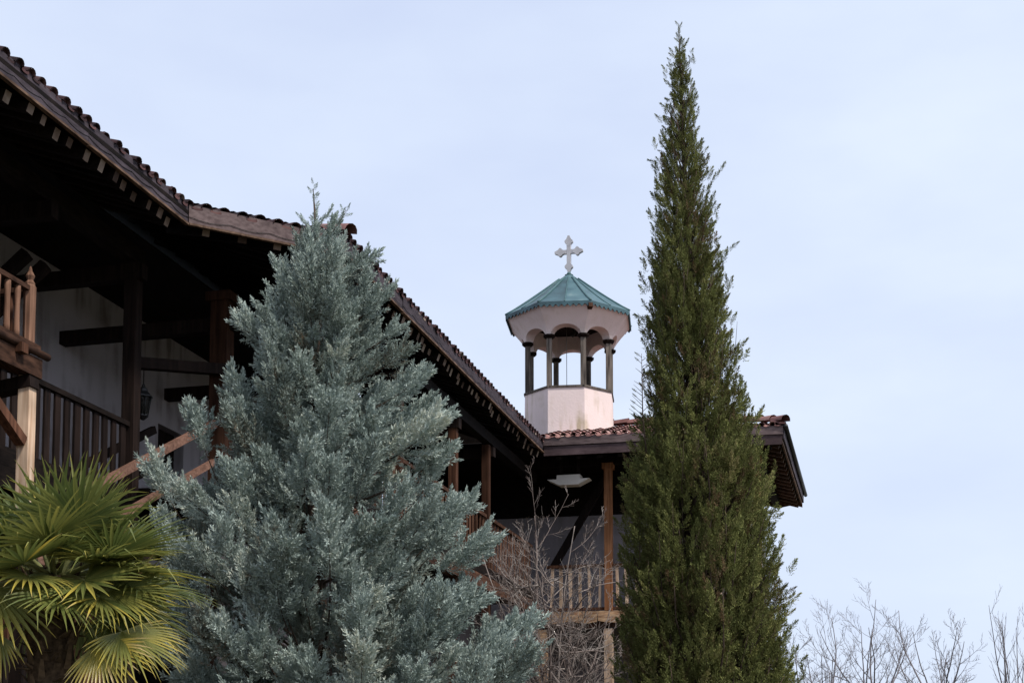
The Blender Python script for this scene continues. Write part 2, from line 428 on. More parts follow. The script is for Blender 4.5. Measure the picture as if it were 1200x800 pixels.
bm('tie_beam', M['wood_dark'], L(-2.55, -12.0, 6.93), L(-1.75, -10.75, 7.12), 0.13, 0.14)

# ceiling of the galleries: boards, dark
slabm = MB(); slabm.tone = 0.2
slab(slabm, [L(-2.4, R0, 8.55), L(-2.4, 0.9, 8.55), L(-4.4, 0.9, 8.75), L(-4.4, R0, 8.75)], 0.03)
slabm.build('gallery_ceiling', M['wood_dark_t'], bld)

# walls
def wall(p0, p1, z0, z1, th, mat, parent, name='plaster_wall', label=None):
    p0 = V(p0); p1 = V(p1); b = MB()
    b.beam(p0 + Z * ((z0 + z1) / 2), p1 + Z * ((z0 + z1) / 2), th, z1 - z0)
    return b.build(name, mat, parent, label)
wall(L(-4.45, R0), L(-4.45, -9.0), 5.16, 8.9, 0.3, M['plaster'], bld)
# stretch with the doorway the stair leads to
wall(L(-4.45, -8.998), L(-4.45, -7.95), 5.16, 8.9, 0.3, M['plaster'], bld)
wall(L(-4.45, -7.948), L(-4.45, -7.1), 7.25, 8.9, 0.3, M['plaster'], bld)
wall(L(-4.45, -7.098), L(-4.45, 2.4), 5.16, 8.9, 0.3, M['plaster'], bld)
piece('door', M['wood_dark'], bld, lambda b: b.beam(L(-4.5, -7.525, 5.16), L(-4.5, -7.525, 7.25), 0.06, 0.84), 0.4)
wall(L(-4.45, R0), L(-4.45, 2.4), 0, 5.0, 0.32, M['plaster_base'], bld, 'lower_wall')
wall(L(-9.6, R0), L(-9.6, 4), 0, 8.4, 0.3, M['plaster'], bld)
wall(L(-9.45, R0 + .15), L(-4.6, R0 + .15), 0, 8.6, 0.3, M['plaster'], bld)
# boards closing the attic above the plastered walls
for (ra, rb2, zt_) in ((R0, RJ + 1.2, 9.45), (RJ + 1.201, 2.4, 9.95)):
    piece('attic_boards', M['wood_dark_t'], bld, lambda b: b.beam(L(-4.45, ra, (8.902 + zt_) / 2), L(-4.45, rb2, (8.902 + zt_) / 2), .28, zt_ - 8.902), .2)
piece('attic_boards', M['wood_dark_t'], bld, lambda b: b.prism([L(-4.3, .35, 8.60), L(-.15, .35, 8.48), L(-4.3, .35, 9.92)], T * .04), .2)
# gallery floors
def floor(q, z0, z1, parent, mat=None):
    b = MB(); b.tone = 0.4; b.prism([p + Z * z1 for p in q], (0, 0, z0 - z1)); return b.build('gallery_floor', mat or M['wood_dark_t'], parent)
floor([L(-2.38, R0), L(-2.38, -12.0), L(-4.29, -12.0), L(-4.29, R0)], 5.0, 5.15, bld)
floor([L(-0.28, RC0 + .2), L(-0.28, 0.8), L(-4.29, 0.8), L(-4.29, RC0 + .2)], 5.36, 5.52, bld)
floor([L(-1.7, -11.99), L(-1.7, RC0 + .19), L(-4.29, RC0 + .19), L(-4.29, -11.99)], 5.1, 5.25, bld)
bw = MB()
r = R0
while r < -12.2:
    bw.tone = uni(0.1, 0.9); bw.beam(L(-2.75, r + .07, 0), L(-2.75, r + .07, 4.98), 0.13, 0.035 + uni(0, .01), up=Nn); r += 0.145
bw.build('board_wall', M['wood_red'], bld)
bm('floor_beam', M['wood_dark_t'], L(-2.44, R0, 4.87), L(-2.44, -12.0, 4.87), 0.16, 0.24)
bm('floor_beam', M['wood_red_t'], L(-0.36, RC0 + .2, 5.23), L(-0.36, 0.8, 5.23), 0.16, 0.24)
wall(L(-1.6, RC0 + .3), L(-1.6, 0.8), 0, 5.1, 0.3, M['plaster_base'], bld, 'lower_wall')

# posts
def post(p, z0, z1, w, mat, parent=bld, tone=None, name='gallery_post'):
    return piece(name, mat, parent, lambda b: (b.beam(p + Z * z0, p + Z * z1, w, w * 0.98), b.beam(p + Z * (z1 - 0.001), p + Z * (z1 + 0.12), w * 1.5, w * 1.3)), tone)
post(L(-2.47, -12.03), 0.0, 8.05, 0.17, M['wood_dark'])
post(L(-2.47, -16.4), 0.0, 8.05, 0.17, M['wood_dark'])
post(L(-2.47, -20.5), 0.0, 8.05, 0.17, M['wood_dark'])
post(L(-1.86, -10.75), 0.0, 8.05, 0.24, M['wood_red'], bld, 0.0)
for rr, tn in ((-10.9, 0.4), (-7.7, 0.4), (-4.83, 0.7), (-2.75, 0.3)):
    bm('gallery_post', M['wood_red'], L(-0.42, rr, 0), L(-0.42, rr, 7.86), 0.135, 0.135, bld, tn - .25)

# gallery railings
def railing(fn, u0, u1, z0, z1, step, bwid, bth, mat, mrail, parent, sides, waney=0.0, ranges=(0.2, 0.8)):
    """fn(u) ground point; balusters stand between a lower and an upper rail"""
    top = MB(); top.tone = 0.5
    top.beam(fn(u0) + Z * (z1 - .03), fn(u1) + Z * (z1 - .03), 0.085, 0.06)
    top.beam(fn(u0) + Z * (z0 + .05), fn(u1) + Z * (z0 + .05), 0.07, 0.055)
    rl = top.build('railing', mrail, parent)
    n = int(abs(u1 - u0) / step); du = (u1 - u0) / n
    for k in range(n):
        b = MB(); b.tone = uni(*ranges); c = u0 + du * (k + .5)
        w = bwid * uni(.85, 1.12)
        zs = np.linspace(z0 + .078, z1 - .061, 6 if waney else 2)
        d = (fn(u1) - fn(u0)).normalized(); nrm = d.cross(Z)
        vs = []
        wl = [w / 2 * (1 + uni(-waney, waney)) for _ in zs]; wr = [w / 2 * (1 + uni(-waney, waney)) for _ in zs]
        lean = uni(-.006, .006)
        for i, z in enumerate(zs):
            ctr = fn(c) + Z * z + d * (lean * i)
            for (e, f) in ((-1, -1), (1, -1), (1, 1), (-1, 1)): vs.append(ctr + d * (e * (wl[i] if e < 0 else wr[i])) + nrm * (f * bth / 2))
        fs = [(3, 2, 1, 0)]
        mm = [0]
        for i in range(len(zs) - 1):
            for q in range(4): fs.append((i * 4 + q, i * 4 + (q + 1) % 4, i * 4 + 4 + (q + 1) % 4, i * 4 + 4 + q))
        e = 4 * (len(zs) - 1); fs.append((e, e + 1, e + 2, e + 3))
        b.add(vs, fs, False)
        if waney:
            for i in range(len(zs) - 1): b.m[1 + i * 4 + 1] = 1; b.m[1 + i * 4 + 3] = 1
        b.build('baluster', mat, rl)
    return rl
railing(lambda u: L(-2.47, u), -20.4, -16.5, 5.15, 6.13, 0.2, 0.115, 0.03, M['wood_dark'], M['wood_dark_t'], bld, 1)
railing(lambda u: L(-2.47, u), -16.3, -12.12, 5.15, 6.13, 0.2, 0.115, 0.03, M['wood_dark'], M['wood_dark_t'], bld, 1)
for u0, u1 in ((-10.8, -7.79), (-7.61, -4.92), (-4.74, -2.84), (-2.66, 0.7)):
    railing(lambda u: L(-0.42, u), u0, u1, 5.52, 6.55, 0.20, 0.045, 0.028, [M['wood_red'], M['wood_kiosk']], M['wood_red_t'], bld, 1, 0.2, (0.1, .9))

# raised kiosk at the near end of the gallery
kio = MB(); kio.tone = 0.4
kio.prism([L(-1.72, -20.4, 6.12), L(-1.72, -15.2, 6.12), L(-2.5, -15.2, 6.12), L(-2.5, -20.4, 6.12)], (0, 0, -0.07))
kiosk = kio.build('kiosk_platform', M['wood_red_t'], bld, 'reddish raised wooden kiosk balcony jutting from the gallery')
def kp(name, mat, fn, tone=None): return piece(name, mat, kiosk, fn, tone)
kp('floor_beam', M['wood_red_t'], lambda b: b.beam(L(-1.80, -20.4, 5.88), L(-1.80, -15.17, 5.88), 0.17, 0.2), 0.2)
kp('log_beam', M['wood_red_t'], lambda b: b.tube([L(-1.71, -20.4, 6.03), L(-1.71, -15.08, 6.03)], [0.04, 0.04], 10), 0.35)
for rr in (-19.2, -17.3, -15.6):
    kp('joist', M['wood_red'], lambda b: b.beam(L(-1.64, rr, 5.98), L(-2.5, rr, 5.98), 0.12, 0.10), 0.6)
kp('handrail', M['wood_red_t'], lambda b: b.beam(L(-1.80, -20.4, 6.69), L(-1.80, -15.36, 6.69), 0.075, 0.05), 0.3)
kp('handrail', M['wood_red_t'], lambda b: b.beam(L(-1.86, -15.3, 6.69), L(-2.5, -15.3, 6.69), 0.075, 0.05), 0.3)
r = -15.52
while r > -20.3:
    kp('baluster', M['wood_kiosk'], lambda b: b.tube([L(-1.80, r, 6.12), L(-1.80, r, 6.2), L(-1.80, r, 6.45), L(-1.80, r, 6.6), L(-1.80, r, 6.665)], [.034, .034, .029, .036, .034], 8), uni(0.5, 1)); r -= 0.172
for s in (-2.02, -2.2, -2.38):
    kp('baluster', M['wood_red'], lambda b: b.tube([L(s, -15.3, 6.12), L(s, -15.3, 6.665)], [.03, .03], 8), uni(0.1, .4))
kp('finial_post', M['wood_kiosk'], lambda b: b.lathe(L(-1.80, -15.3, 6.12), [(.062, 0), (.062, .60), (.048, .62), (.05, .64), (.03, .67), (.046, .715), (.03, .75), (.02, .765), (.014, .80), (.003, .82)], 8, False), 0.5)
def column(b):
    b.beam(L(-1.80, -15.3, 4.4), L(-1.80, -15.3, 5.78), 0.128, 0.13)
kp('kiosk_column', M['wood_pale'], column, 0.75)
kp('ground_post', M['wood_dark'], lambda b: b.beam(L(-1.80, -15.3, 0.0), L(-1.80, -15.3, 4.398), 0.15, 0.15), .3)
kp('brace', M['wood_red'], lambda b: b.beam(L(-1.80, -15.38, 5.08), L(-1.80, -16.5, 5.76), 0.11, 0.10), 0.9)
kp('kiosk_column', M['wood_pale'], lambda b: b.beam(L(-1.80, -19.6, 0.0), L(-1.80, -19.6, 5.78), 0.155, 0.15), 0.6)
bm('bracket', M['wood_dark'], L(-2.42, -15.3, 5.62), L(-1.72, -15.3, 5.72), 0.16, 0.13)

# ================================================================== staircase
st = thing('staircase', 'brown wooden stair handrails climbing to the gallery between palm and blue cypress', 'staircase', V((-5.2, 15.0, 0)))
h1 = V((-3.93, 18.82, 6.36)); h0 = V((-5.35, 15.25, 4.28))
dv = (h1 - h0); side = V((-dv.y, dv.x, 0)).normalized()
def stp(name, mat, fn, tone=None): return piece(name, mat, st, fn, tone)
for k, sgn in enumerate((0, 1)):
    off = side * (0.95 * sgn)
    wr = M['wood_rail'] if sgn == 0 else M['wood_dark']
    stp('handrail', wr, lambda b: b.beam(h0 + off, h1 + off, 0.075, 0.10), 0.55)
    stp('mid_rail', wr, lambda b: b.beam(h0 + off - Z * .52, h1 + off - Z * .52, 0.06, 0.085), 0.45)
    stp('stringer', M['wood_dark'], lambda b: b.beam(h0 + off - Z * 1.12, h1 + off - Z * 1.12, 0.07, 0.26), 0.5)
    stp('newel', M['wood_red'], lambda b: b.beam(h0 + off - Z * 1.2, h0 + off + Z * 0.1, 0.11, 0.11), 0.5)
for k in range(13):
    p = h0 + dv * ((k + .5) / 13) - Z * 1.05
    stp('tread', M['wood_dark'], lambda b: b.beam(p, p + side * 0.95, 0.27, 0.045), 0.4)
# landing at its foot, standing on four posts, and a second flight to the ground
la = h0 - dv.normalized() * 0.05; la.z = h0.z - 1.2
fw = V((dv.x, dv.y, 0)).normalized()
stp('landing', M['wood_dark'], lambda b: b.prism([la, la + side * .95, la + side * .95 - fw * 1.2, la - fw * 1.2], (0, 0, -.1)), 0.4)
for q in (la, la + side * .9, la + side * .9 - fw * 1.15, la - fw * 1.15):
    stp('landing_post', M['wood_dark'], lambda b: b.beam(V((q.x, q.y, 0)), q - Z * .1, 0.12, 0.12), 0.4)
f0 = la + side * 1.0 - fw * .1; f1 = V((f0.x, f0.y, 0)) - fw * 4.2
for k in range(16):
    p = f1.lerp(f0, (k + .5) / 16)
    stp('tread', M['wood_dark'], lambda b: b.beam(p, p + side * 0.9, 0.27, 0.045), 0.4)
for sgn in (0, 1): stp('stringer', M['wood_dark'], lambda b: b.beam(f1 + side * (.9 * sgn) - Z * .1, f0 + side * (.9 * sgn) - Z * .1, 0.07, 0.26), 0.4)

# ================================================================== lantern
lx = V((-4.77, 18.42, 0))
ln = thing('lantern', 'black iron lantern with glass sides hanging from a beam beside the dark gallery post', 'lantern', lx + Z * 6.3)
def lp(name, mat, fn): return piece(name, mat, ln, fn, 0.5)
def lant_frame(b):
    for k in range(6):
        a = math.pi * 2 * k / 6; c = V((math.cos(a), math.sin(a), 0))
        b.tube([lx + c * .062 + Z * 6.36, lx + c * .105 + Z * 6.6], [.008, .008], 5)
    b.lathe(lx + Z * 6.33, [(.02, -.03), (.05, 0), (.072, .02), (.072, .04)], 6, False)
lp('frame', M['iron'], lant_frame)
lp('cap', M['iron'], lambda b: b.lathe(lx + Z * 6.6, [(.125, 0), (.125, .015), (.075, .07), (.06, .075), (.055, .11), (.025, .135), (.02, .16), (.004, .19)], 6, False))
lp('pane', M['glass'], lambda b: b.lathe(lx + Z * 6.372, [(.055, 0), (.096, .225)], 6, False))
lp('candle', M['rope'], lambda b: b.lathe(lx + Z * 6.372, [(.016, 0), (.016, .11), (.004, .115)], 8))
lp('chain', M['iron'], lambda b: b.tube([lx + Z * 6.78, lx + Z * 6.98], [.008, .008], 5))

# ================================================================== end pavilion
pav = thing('gallery_pavilion', 'low red tiled end pavilion with upstairs gallery half hidden behind the tall green cypress', 'building', P(2.4, 3))
A1, B1 = 4.80, 6.74
SP = 0.29; ZP = 8.63
ridge_b = 3.3; zr = ZP + ridge_b * SP
pr = MB()
tile_plane(pr, P(0.02, 0, ZP), P(A1, 0, ZP), T, SP, lambda u: min(ridge_b, max(0.1, A1 - u)) * 1.05, 0.203)
tile_plane(pr, P(A1, 0, ZP), P(A1, B1, ZP), -N2, SP, lambda u: max(0.1, min(u, B1 - u)) * 1.05, 0.203)
tile_plane(pr, P(-4, B1, ZP), P(A1 - .12, B1, ZP), -T, SP, lambda u: min(ridge_b, max(0.1, A1 + 4 - u)) * 1.05, 0.22, rim=False)
proof = pr.build('tiled_roof', M['tile'], pav, 'red clay tile roof')
for nm, q0, q1 in (('hip_cap', P(A1 + .02, -0.02, ZP + .05), P(A1 - ridge_b, ridge_b, zr + .05)),
                   ('ridge_cap', P(A1 - ridge_b, ridge_b, zr + .05), P(-4, ridge_b, zr + .05)),
                   ('hip_cap', P(A1 - .3, B1 - .3, ZP + .05 + .3 * SP), P(A1 - ridge_b, ridge_b, zr + .05))):
    rc = MB(); ridge_caps(rc, q0, q1, 0.11); rc.build(nm, M['tile'], proof)
sh = MB(); sh.tone = 0.3; e = 0.055
slab(sh, [P(0, .03, ZP - e), P(A1 - .03, .03, ZP - e), P(A1 - ridge_b, ridge_b, zr - e), P(-4, ridge_b, zr - e), P(-4, .03, ZP - e)])
slab(sh, [P(A1 - .03, .03, ZP - e - .003), P(A1 - .03, B1, ZP - e - .003), P(A1 - ridge_b, ridge_b, zr - e - .003)])
slab(sh, [P(-4, B1, ZP - e - .005), P(-4, ridge_b, zr - e - .005), P(A1 - ridge_b, ridge_b, zr - e - .005), P(A1 - .03, B1, ZP - e - .005)])
sh.build('roof_boarding', M['wood_dark_t'], proof)
fascia_run(P(0.02, 0.0), P(A1, 0.0), -T, M['fascia_n'], pav, 0.17, ZE + 0.15, False)
fascia_run(P(0.02, 0.025), P(A1 - .02, 0.025), -T, M['fascia_low'], pav, 0.19, ZE - 0.045, False)
fascia_run(P(A1, 0.02), P(A1, B1), N2, M['fascia'], pav, 0.26, ZE + 0.06, False)
piece('eave_strip', M['strip'], pav, lambda b: b.beam(P(A1 - .035, 0.06, ZE + .03), P(A1 - .035, B1, ZE + .03), 0.03, 0.055), 0.6)
piece('gutter', M['iron'], pav, lambda b: b.tube([P(A1 + .05, -0.05, ZP - .03), P(A1 + .05, B1 + .15, ZP - .05)], [.045, .045], 8), 1.0)
b_ = 0.35
while b_ < B1:
    rb_ = MB(); rb_.tone = uni(.2, .8)
    rb_.beam(P(A1 - .1, b_, ZE + 0.0), P(A1 - 2.0, b_, ZE + 0.0 + 1.9 * SP), .1, .12); rb_.m[-6] = 1
    rb_.build('rafter', [M['wood_red_t'], M['cut']], pav); b_ += 0.42
a_ = 0.3
while a_ < A1 - .2:
    rb_ = MB(); rb_.tone = uni(.2, .8)
    rb_.beam(P(a_, .1, ZE - .06), P(a_, 1.6, ZE - .06 + 1.5 * SP), .1, .12)
    rb_.build('rafter', [M['wood_dark_t']], pav); a_ += 0.42
# scalloped board closing the far end of the eave
eb = MB(); eb.tone = 0.6
pts = []
for k in range(13):
    u = k / 12; pts.append(P(A1 - 2.4 * (1 - u) - .02, B1 - .05, ZE - 0.05 + 0.07 * ((k % 3) / 2)))
pts += [P(A1 - .02, B1 - .05, ZP - .07), P(A1 - 2.4, B1 - .05, ZP - .07)]
eb.prism(pts, T * 0.03); eb.build('scalloped_board', M['wood_red'], pav)

# soffit, walls, gallery
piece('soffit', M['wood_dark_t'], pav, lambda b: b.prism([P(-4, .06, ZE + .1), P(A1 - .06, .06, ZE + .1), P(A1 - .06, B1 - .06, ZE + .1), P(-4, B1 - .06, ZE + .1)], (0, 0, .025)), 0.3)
def wallp(p0, p1, z0, z1, th, mat, name='plaster_wall', label=None): return wall(p0, p1, z0, z1, th, mat, pav, name, label)
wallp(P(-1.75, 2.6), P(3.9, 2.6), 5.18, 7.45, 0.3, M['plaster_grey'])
piece('dark_panel', M['wood_dark_t'], pav, lambda b: b.beam(P(-4.0, 2.58, 7.95), P(3.9, 2.58, 7.95), .32, .99), .2)  # dark panel added along the wall top below the soffit
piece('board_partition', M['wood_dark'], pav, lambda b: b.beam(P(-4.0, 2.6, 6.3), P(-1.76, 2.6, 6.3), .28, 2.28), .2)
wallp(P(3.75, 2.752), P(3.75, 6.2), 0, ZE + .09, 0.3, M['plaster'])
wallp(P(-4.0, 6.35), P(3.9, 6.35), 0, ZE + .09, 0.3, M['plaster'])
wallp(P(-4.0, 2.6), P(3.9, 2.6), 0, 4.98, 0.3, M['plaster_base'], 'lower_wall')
fl = MB(); fl.tone = .5; fl.prism([P(-.2, .78, 5.16), P(4.3, .78, 5.16), P(4.3, 2.44, 5.16), P(-.2, 2.44, 5.16)], (0, 0, -.07)); fl.build('gallery_floor', M['wood_slab'], pav)
b_ = 0.1
for k, (u0, u1) in enumerate(((-.15, 0.95), (0.97, 2.05), (2.07, 3.2), (3.22, 4.3))):   # rough slab edges under the gallery floor
    q = MB(); q.tone = uni(.3, .9)
    top_ = [P(u0 + (u1 - u0) * i / 6, .74, 5.085) for i in range(7)]
    bot_ = [P(u0 + (u1 - u0) * i / 6, .74, 4.93 + uni(-.03, .03)) for i in range(7)][::-1]
    q.prism(top_ + bot_, T * .06); q.build('edge_slab', M['wood_slab'], pav)
    q = MB(); q.tone = uni(.2, .7)
    top_ = [P(u0 + (u1 - u0) * i / 6, .80, 4.925) for i in range(7)]
    bot_ = [P(u0 + (u1 - u0) * i / 6, .80, 4.82 + uni(-.03, .03)) for i in range(7)][::-1]
    q.prism(top_ + bot_, T * .07); q.build('edge_slab', M['wood_red_t'], pav)
for u in (0.0, 0.8, 1.6, 2.4, 3.2, 4.0):
    piece('joist', M['wood_dark'], pav, lambda b: b.beam(P(u, .9, 4.99), P(u, 2.44, 4.99), .13, .18), .3)
def ppost(a, b, z0, z1, w, mat, tone): return post(P(a, b), z0, z1, w, mat, pav, tone)
ppost(1.18, .85, 5.165, 8.1, .155, M['wood_orange'], .6)
ppost(4.2, .85, 5.165, 8.1, .155, M['wood_orange'], .4)
for a in (-.2, 1.17, 4.2):
    piece('ground_post', M['wood_pale'] if a > 0 else M['wood_slab'], pav, lambda b: b.beam(P(a, .88, 0), P(a, .88, 4.8), .17, .17), .4)
wallplate = piece('wall_plate', M['wood_dark'], pav, lambda b: b.beam(P(-.3, .85, ZE - .02), P(4.4, .85, ZE - .02), .15, .17), .3)
piece('side_plate', M['wood_dark'], pav, lambda b: b.beam(P(4.2, .95, ZE - .02), P(4.2, 6.2, ZE - .02), .15, .16), .3)
railing(lambda u: P(u, .85), -.12, 1.09, 5.16, 6.13, .185, .06, .03, [M['wood_pale'], M['wood_pale']], M['wood_red'], pav, 1, .22, (.25, 1.0))
railing(lambda u: P(u, .85), 1.27, 4.1, 5.16, 6.13, .185, .06, .03, [M['wood_pale'], M['wood_pale']], M['wood_red'], pav, 1, .22, (.25, 1.0))
piece('brace', M['wood_dark'], pav, lambda b: b.beam(P(1.0, 1.5, 8.05), P(-.12, 1.5, 6.2), .14, .14), .3)
# pale stepped block hung under the eave
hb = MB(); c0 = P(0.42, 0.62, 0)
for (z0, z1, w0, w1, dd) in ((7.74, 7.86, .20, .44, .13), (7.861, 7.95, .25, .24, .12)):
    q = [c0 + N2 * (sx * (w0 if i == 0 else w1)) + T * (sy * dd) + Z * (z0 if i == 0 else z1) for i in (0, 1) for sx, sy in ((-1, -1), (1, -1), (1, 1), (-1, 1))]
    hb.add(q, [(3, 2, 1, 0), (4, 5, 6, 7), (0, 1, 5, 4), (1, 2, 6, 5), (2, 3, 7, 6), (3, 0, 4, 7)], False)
pale_block = hb.build('stepped_block', M['white'], pav, 'pale stepped block under the dark eave')
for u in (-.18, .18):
    piece('hanger', M['wood_dark'], pale_block, lambda b: b.beam(c0 + N2 * u + Z * 7.952, c0 + N2 * u + Z * 8.40, .05, .05), .4)

# ================================================================== bell tower
TC = V((1.262, 31.3, 0))
tw = thing('bell_tower', 'small octagonal pink bell tower with green metal roof standing on the tiled roof', 'bell tower', TC + Z * 8.3)
PH = R(16) - math.pi / 2                                # direction of the corner nearest the right front
def oc(i, rad, z): a = PH + i * math.pi / 4; return TC + V((math.cos(a) * rad, math.sin(a) * rad, z))
def octaprism(b, rad0, z0, rad1, z1):
    b.add([oc(i, rad0, z0) for i in range(8)] + [oc(i, rad1, z1) for i in range(8)],
          [tuple(range(8))[::-1], tuple(range(8, 16))] + [(i, (i + 1) % 8, 8 + (i + 1) % 8, 8 + i) for i in range(8)], False)
def tp(name, mat, fn, tone=.5): return piece(name, mat, tw, fn, tone)
tp('base', M['pink'], lambda b: octaprism(b, 1.035, 8.62, 1.02, 10.06))
tp('sill', M['wood_grey'], lambda b: octaprism(b, 1.045, 10.061, 1.045, 10.105), .35)
RC = 0.955; ZC = 11.20
for i in range(8):
    def pil(b):
        p = oc(i, RC, 0); w = .06
        b.lathe(p + Z * 10.106, [(.083, 0), (.083, ZC - 10.106 - .055)], 4, False)
    o = tp('pillar', M['wood_grey'], pil, uni(.3, .8))
    q = MB(); q.tone = .2
    q.lathe(oc(i, RC, ZC - .054), [(.085, 0), (.135, .045), (.135, .075)], 8, False)
    q.build('capital', M['wood_dark'], o)
# flared arcade: arches between the pillars, cove sweeping out to the eave
ZEV = 11.74
def arcade(b):
    NU, NW = 15, 7
    for i in range(8):
        outer = []; inner = []
        for u in range(NU):
            f = u / (NU - 1)
            g = (f - .5) / .40
            zb = ZC + .025 + (.19 * math.sqrt(max(0, 1 - g * g)) if abs(g) < 1 else 0)
            for w in range(NW):
                k = w / (NW - 1); z = zb + (ZEV - zb) * k
                kk = max(0, (z - ZC - .03) / (ZEV - ZC - .03))
                rr = 1.03 + .385 * kk ** 1.25
                outer.append(oc(i, rr, z).lerp(oc(i + 1, rr, z), f))
                inner.append(oc(i, .87, z).lerp(oc(i + 1, .87, z), f))
        fs = []; n = len(outer)
        for u in range(NU - 1):
            for w in range(NW - 1):
                a = u * NW + w
                fs.append((a, a + NW, a + NW + 1, a + 1)); fs.append((n + a, n + a + 1, n + a + NW + 1, n + a + NW))
            fs.append((u * NW, n + u * NW, n + (u + 1) * NW, (u + 1) * NW))
        b.add(outer + inner, fs, False)
tp('arcade', M['pink_cove'], arcade)
tp('belfry_ceiling', M['wood_dark'], lambda b: octaprism(b, 1.35, ZEV - .03, 1.35, ZEV + .01), .2)
def coproof(b):
    NW = 6
    for i in range(8):
        for half in (0, 1):
            b.tone = uni(.2, .8)
            vs = []
            for w in range(NW + 1):
                k = w / NW; rr = 1.46 * (1 - k); z = ZEV + .065 + 1.10 * k ** 1.08
                for f in (half / 2, half / 2 + .5): vs.append(oc(i, rr, z).lerp(oc(i + 1, rr, z), f))
            b.add(vs, [(2 * w, 2 * w + 1, 2 * w + 3, 2 * w + 2) for w in range(NW)], False)
    # drip edge cut in small scallops
    for i in range(8):
        b.tone = .25
        m = 9; vs = []
        for q in range(2 * m + 1):
            f = q / (2 * m); p = oc(i, 1.462, 0).lerp(oc(i + 1, 1.462, 0), f)
            vs.append(p + Z * (ZEV + .066)); vs.append(p + Z * (ZEV + (-.035 if q % 2 else .03) - .02))
        for q in range(2 * m + 1):
            f = q / (2 * m); p = oc(i, 1.445, 0).lerp(oc(i + 1, 1.445, 0), f)
            vs.append(p + Z * (ZEV + .060)); vs.append(p + Z * (ZEV + (-.035 if q % 2 else .03) - .02))
        o2 = 2 * (2 * m + 1)
        b.add(vs, [(2 * q, 2 * q + 1, 2 * q + 3, 2 * q + 2) for q in range(2 * m)] + [(o2 + 2 * q + 2, o2 + 2 * q + 3, o2 + 2 * q + 1, o2 + 2 * q) for q in range(2 * m)]
              + [(2 * q + 1, o2 + 2 * q + 1, o2 + 2 * q + 3, 2 * q + 3) for q in range(2 * m)], False)
    b.tone = .3
    octaprism(b, 1.44, ZEV + .012, 1.44, ZEV + .06)
croof = tp('metal_roof', M['copper'], coproof)
sm = MB(); sm.tone = .5
for i in range(8):
    for f, rad in ((0, .024), (.5, .012)):
        pts = []
        for w in range(8):
            k = w / 8 * .97; rr = 1.465 * (1 - k); z = ZEV + .072 + 1.10 * k ** 1.08
            pts.append(oc(i, rr, z).lerp(oc(i + 1, rr, z), f))
        sm.tube(pts, [rad] * 8, 5)
sm.build('seam', M['seam'], croof)
tp('corner_bracket', M['wood_red'], lambda b: b.beam(oc(0, 1.36, ZEV - .06), oc(0, 1.47, ZEV - .03), .09, .10), .1)
tp('rope', M['rope'], lambda b: b.tube([TC + V((-.07, -.35, 10.1)), TC + V((-.07, -.3, 11.7))], [.007, .007], 5))
tp('iron_hook', M['iron'], lambda b: b.tube([TC + V((.08, -.3, 11.70)), TC + V((.10, -.32, 11.42)), TC + V((.06, -.33, 11.36)), TC + V((.02, -.33, 11.39))], [.02, .03, .03, .02], 6))
# cross
cz = ZEV + .065 + 1.10
yaw = R(16); cx = V((math.cos(yaw), -math.sin(yaw), 0)); cn = V((-math.sin(yaw), -math.cos(yaw), 0))
def cpt(x, z, d): return TC + cx * (x * .88) + Z * (cz + .02 + z * .92) + cn * d
def cross(b):
    th = .075
    def flat(pts, t): b.prism([cpt(x, z, t / 2) for x, z in pts], -cn * t)
    flat([(-.050, .10), (.050, .10), (.050, .74), (-.050, .74)], th)
    flat([(-.20, .440), (.20, .440), (.20, .536), (-.20, .536)], th - .006)
    def bud(x, z, a):
        pts = []
        for k in range(36):
            g = 2 * math.pi * k / 36
            rr = .094 + .020 * max(0, math.cos(2 * g)) + (.02 if abs(((g + math.pi) % (2 * math.pi)) - math.pi) < .3 else 0)
            rr += .012 * math.cos(4 * g)
            pts.append((x + rr * math.cos(g + a), z + rr * math.sin(g + a)))
        flat(pts, th + .006)
    bud(0, .74, math.pi / 2); bud(-.22, .488, math.pi); bud(.22, .488, 0); bud(0, .12, -math.pi / 2)
cr = tp('cross', M['cross'], cross)
sp = MB(); sp.lathe(TC + Z * (cz - .06), [(.10, 0), (.05, .03), (.03, .09), (.02, .14)], 8); sp.build('cross_foot', M['seam'], cr)

# ================================================================== foliage tools
def unit(a): return a / np.maximum(np.linalg.norm(a, axis=-1, keepdims=True), 1e-9)

